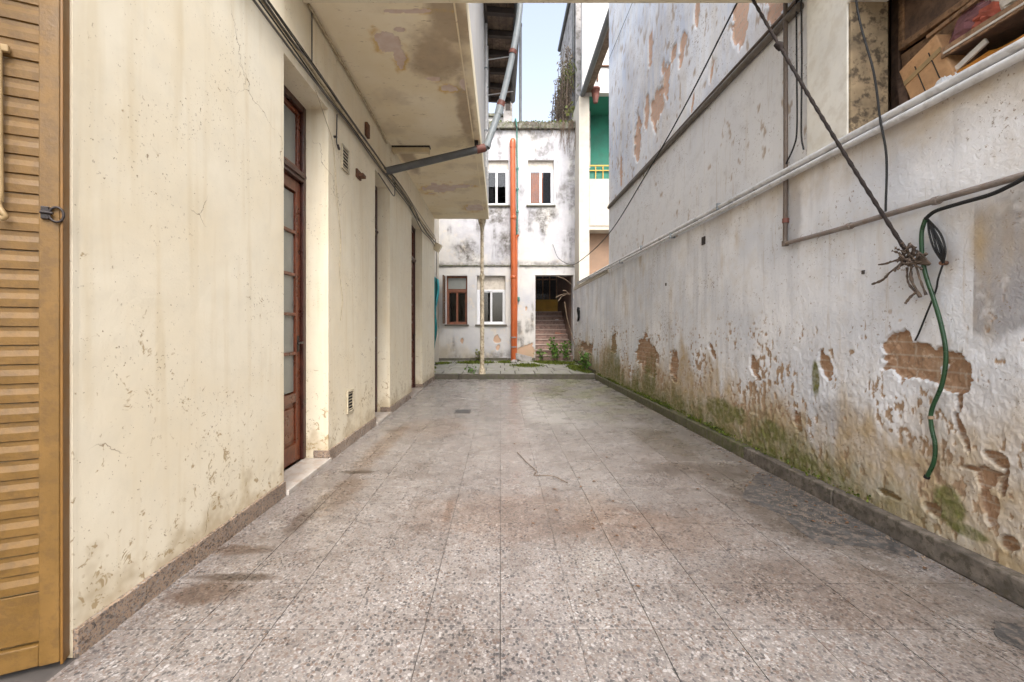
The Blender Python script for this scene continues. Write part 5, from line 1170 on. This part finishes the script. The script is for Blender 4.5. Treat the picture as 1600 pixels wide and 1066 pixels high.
# dry hanging plant on the far wall
hp = thing('hanging_plant', (2.38, 14.2, 8.0), 'mass of dry grey-brown creeper hanging on the far wall above the parapet', 'plant')
rr = random.Random(44); stem = MB(); fol = MB(); grn = MB()
for i in range(110):
    x, y_, z = 2.36 + rr.gauss(-0.02, 0.05), rr.uniform(13.75, 16.4), rr.uniform(8.6, 10.2)
    l = rr.uniform(0.5, 1.6); out = rr.uniform(0.03, 0.30)
    P = spline([(x + 0.05, y_, z), (x - out, y_ + rr.uniform(-0.2, 0.2), z + rr.uniform(0.0, 0.35)), (x - out * 1.2, y_ + rr.uniform(-0.2, 0.2), max(7.5, z - l))], 5)
    stem.tube(P, 0.008, 4, False)
    leaf_cloud(fol, [P[rr.randint(2, len(P) - 1)] + Vector((rr.gauss(0, 0.05), rr.gauss(0, 0.08), rr.gauss(0, 0.06))) for _ in range(14)], 0.12, rr, 0.8, 0.18)
    if i % 4 == 0: leaf_cloud(grn, [P[2] + Vector((rr.gauss(0, 0.06), rr.gauss(0, 0.1), rr.gauss(0.1, 0.15))) for _ in range(14)], 0.22, rr, -0.6, 0.10)
stem.build('stem', 'twig', hp); fol.build('dry_foliage', 'leaf_dry', hp); tag(grn.build('green_blades', 'leaf_olive', hp), kind='stuff')
# roots and straw on the cornice
rf = thing('cornice_creeper', (1.5, BY - 0.1, 7.5), 'dry roots and moss trailing over the rear cornice', 'plant')
rr = random.Random(52); stem = MB(); fol = MB()
for i in range(60):
    x = rr.uniform(0.3, 2.38) if i % 3 else rr.uniform(1.9, 2.4); z = 7.66; P = spline([(x, BY, z), (x + rr.gauss(0, 0.05), BY - 0.13, z - 0.02), (x + rr.gauss(0, 0.12), BY - 0.12, z - rr.uniform(0.1, 0.7) * (1.6 if x > 1.9 else 0.7))], 4)
    stem.tube(P, 0.005, 4, False)
leaf_cloud(fol, [(rr.uniform(-1.2, 2.4), BY - 0.10 + rr.uniform(-0.03, 0.2), 7.66 + rr.uniform(-0.06, 0.03)) for _ in range(900)], 0.05, rr, -0.3)
stem.build('root', 'twig', rf); fol.build('moss_tuft', 'leaf_moss', rf)
# ground moss on the terrace
rr = random.Random(61); mo = MB()
def mossy(cx, cy, rx, ry, n):
    P = []
    for _ in range(n):
        a, d = rr.uniform(0, 6.28), math.sqrt(rr.random()) * rr.uniform(0.5, 1)
        x, y_ = cx + math.cos(a) * d * rx, cy + math.sin(a) * d * ry
        if x > 2.26 or y_ > 13.27: continue
        P.append((x, y_, terr_z(y_) + rr.uniform(0.0, 0.012)))
    leaf_cloud(mo, P, 0.035, rr, -0.5)
for a in ((-0.75, 12.7, 0.65, 0.45, 1800), (0.2, 12.8, 0.35, 0.4, 800), (0.75, 11.9, 0.55, 0.5, 1000), (1.7, 12.6, 0.7, 0.55, 2200), (2.05, 11.3, 0.3, 0.9, 1500), (-1.7, 12.5, 0.3, 0.4, 500), (2.15, 10.5, 0.2, 0.3, 400), (1.3, 12.9, 0.4, 0.3, 700)): mossy(*a)
tag(mo.build('terrace_moss', 'leaf_moss'), 'green moss and creeping weeds over the terrace paving', 'moss', kind='stuff')
# floor litter: twig and dry leaves
tag(MB().tube(spline([(0.16, 4.10, 0.008), (0.24, 3.75, 0.012), (0.30, 3.55, 0.01), (0.28, 3.45, 0.01), (0.42, 3.42, 0.012), (0.52, 3.28, 0.008)], 5), 0.0035, 6).build('fallen_twig', 'twig'), 'thin bent twig lying on the middle of the floor', 'twig')
rr = random.Random(71)
lmesh = []
for k in range(3):
    m_ = MB(); s = 0.009 + 0.004 * k
    m_.add([(0, -s, 0.002), (s * 0.5, -s * 0.3, 0.008), (s * 0.4, s * 0.5, 0.006), (0, s, 0.004), (-s * 0.45, s * 0.4, 0.007), (-s * 0.5, -s * 0.3, 0.006), (0, 0, 0.002)], [(0, 1, 6), (1, 2, 6), (2, 3, 6), (3, 4, 6), (4, 5, 6), (5, 0, 6)])
    me = bpy.data.meshes.new('fallen_leaf'); me.from_pydata(m_.v, [], m_.f); me.materials.append(MAT['dry_leaf']); lmesh.append(me)
spots = [(rr.uniform(0.1, 1.9), rr.uniform(1.9, 5.5)) for _ in range(22)] + [(2.18 - abs(rr.gauss(0, 0.06)), rr.uniform(1.9, 5.2)) for _ in range(24)] + [(rr.gauss(0.68, 0.10), rr.gauss(2.75, 0.25)) for _ in range(8)] + [(rr.uniform(1.85, 2.2), rr.uniform(2.5, 3.3)) for _ in range(14)]
for i, (x, y_) in enumerate(spots):
    o = bpy.data.objects.new('fallen_leaf', lmesh[i % 3]); COL.objects.link(o); o.location = (x, y_, 0.004); o.rotation_euler = (0, 0, rr.uniform(0, 6.28)); o.scale = (1, 1, 1)
    tag(o, 'tiny brown dry leaf scrap lying on the terrazzo floor', 'leaf', 'dry leaf scraps on the floor')

# fine crumbs of plaster and soil gathered along the kerb and skirting
rr = random.Random(81); cr = MB()
def crumb(x, y_, s):
    a = rr.uniform(0, 6.28); p = [(x + math.cos(a + k * 2.1) * s, y_ + math.sin(a + k * 2.1) * s, 0.0025) for k in range(3)] + [(x, y_, 0.0025 + s * 0.8)]
    cr.add(p, [(0, 1, 3), (1, 2, 3), (2, 0, 3)])
for _ in range(900): crumb(XR - 0.004 - abs(rr.gauss(0, 0.035)), rr.uniform(1.3, 7.5), rr.uniform(0.0015, 0.006))
for _ in range(350): crumb(rr.gauss(2.02, 0.10), rr.gauss(2.9, 0.28), rr.uniform(0.0015, 0.005)) if True else None
for _ in range(250): crumb(XL + 0.02 + abs(rr.gauss(0, 0.03)), rr.uniform(1.6, 7.0), rr.uniform(0.0015, 0.004))
tag(cr.build('floor_litter', 'dry_branch'), 'fine crumbs of plaster and soil along the floor edges', 'litter', kind='stuff')
# tufts of moss standing in the kerb joint
rr = random.Random(83); mo2 = MB(); P = []
for _ in range(2600):
    y_ = rr.uniform(2.6, 10.0)
    if float(fbm(np.array(y_ * 1.3), np.array(0.4), 201, 3)) < 0.45 and rr.random() < 0.8: continue
    P.append((RX - abs(rr.gauss(0, 0.014)) - 0.004, y_, 0.113 + abs(rr.gauss(0, 0.02))))
leaf_cloud(mo2, P, 0.022, rr, -0.3)
tag(mo2.build('kerb_moss', 'leaf_moss'), 'moss tufts growing where the right wall meets its kerb', 'moss', kind='stuff')
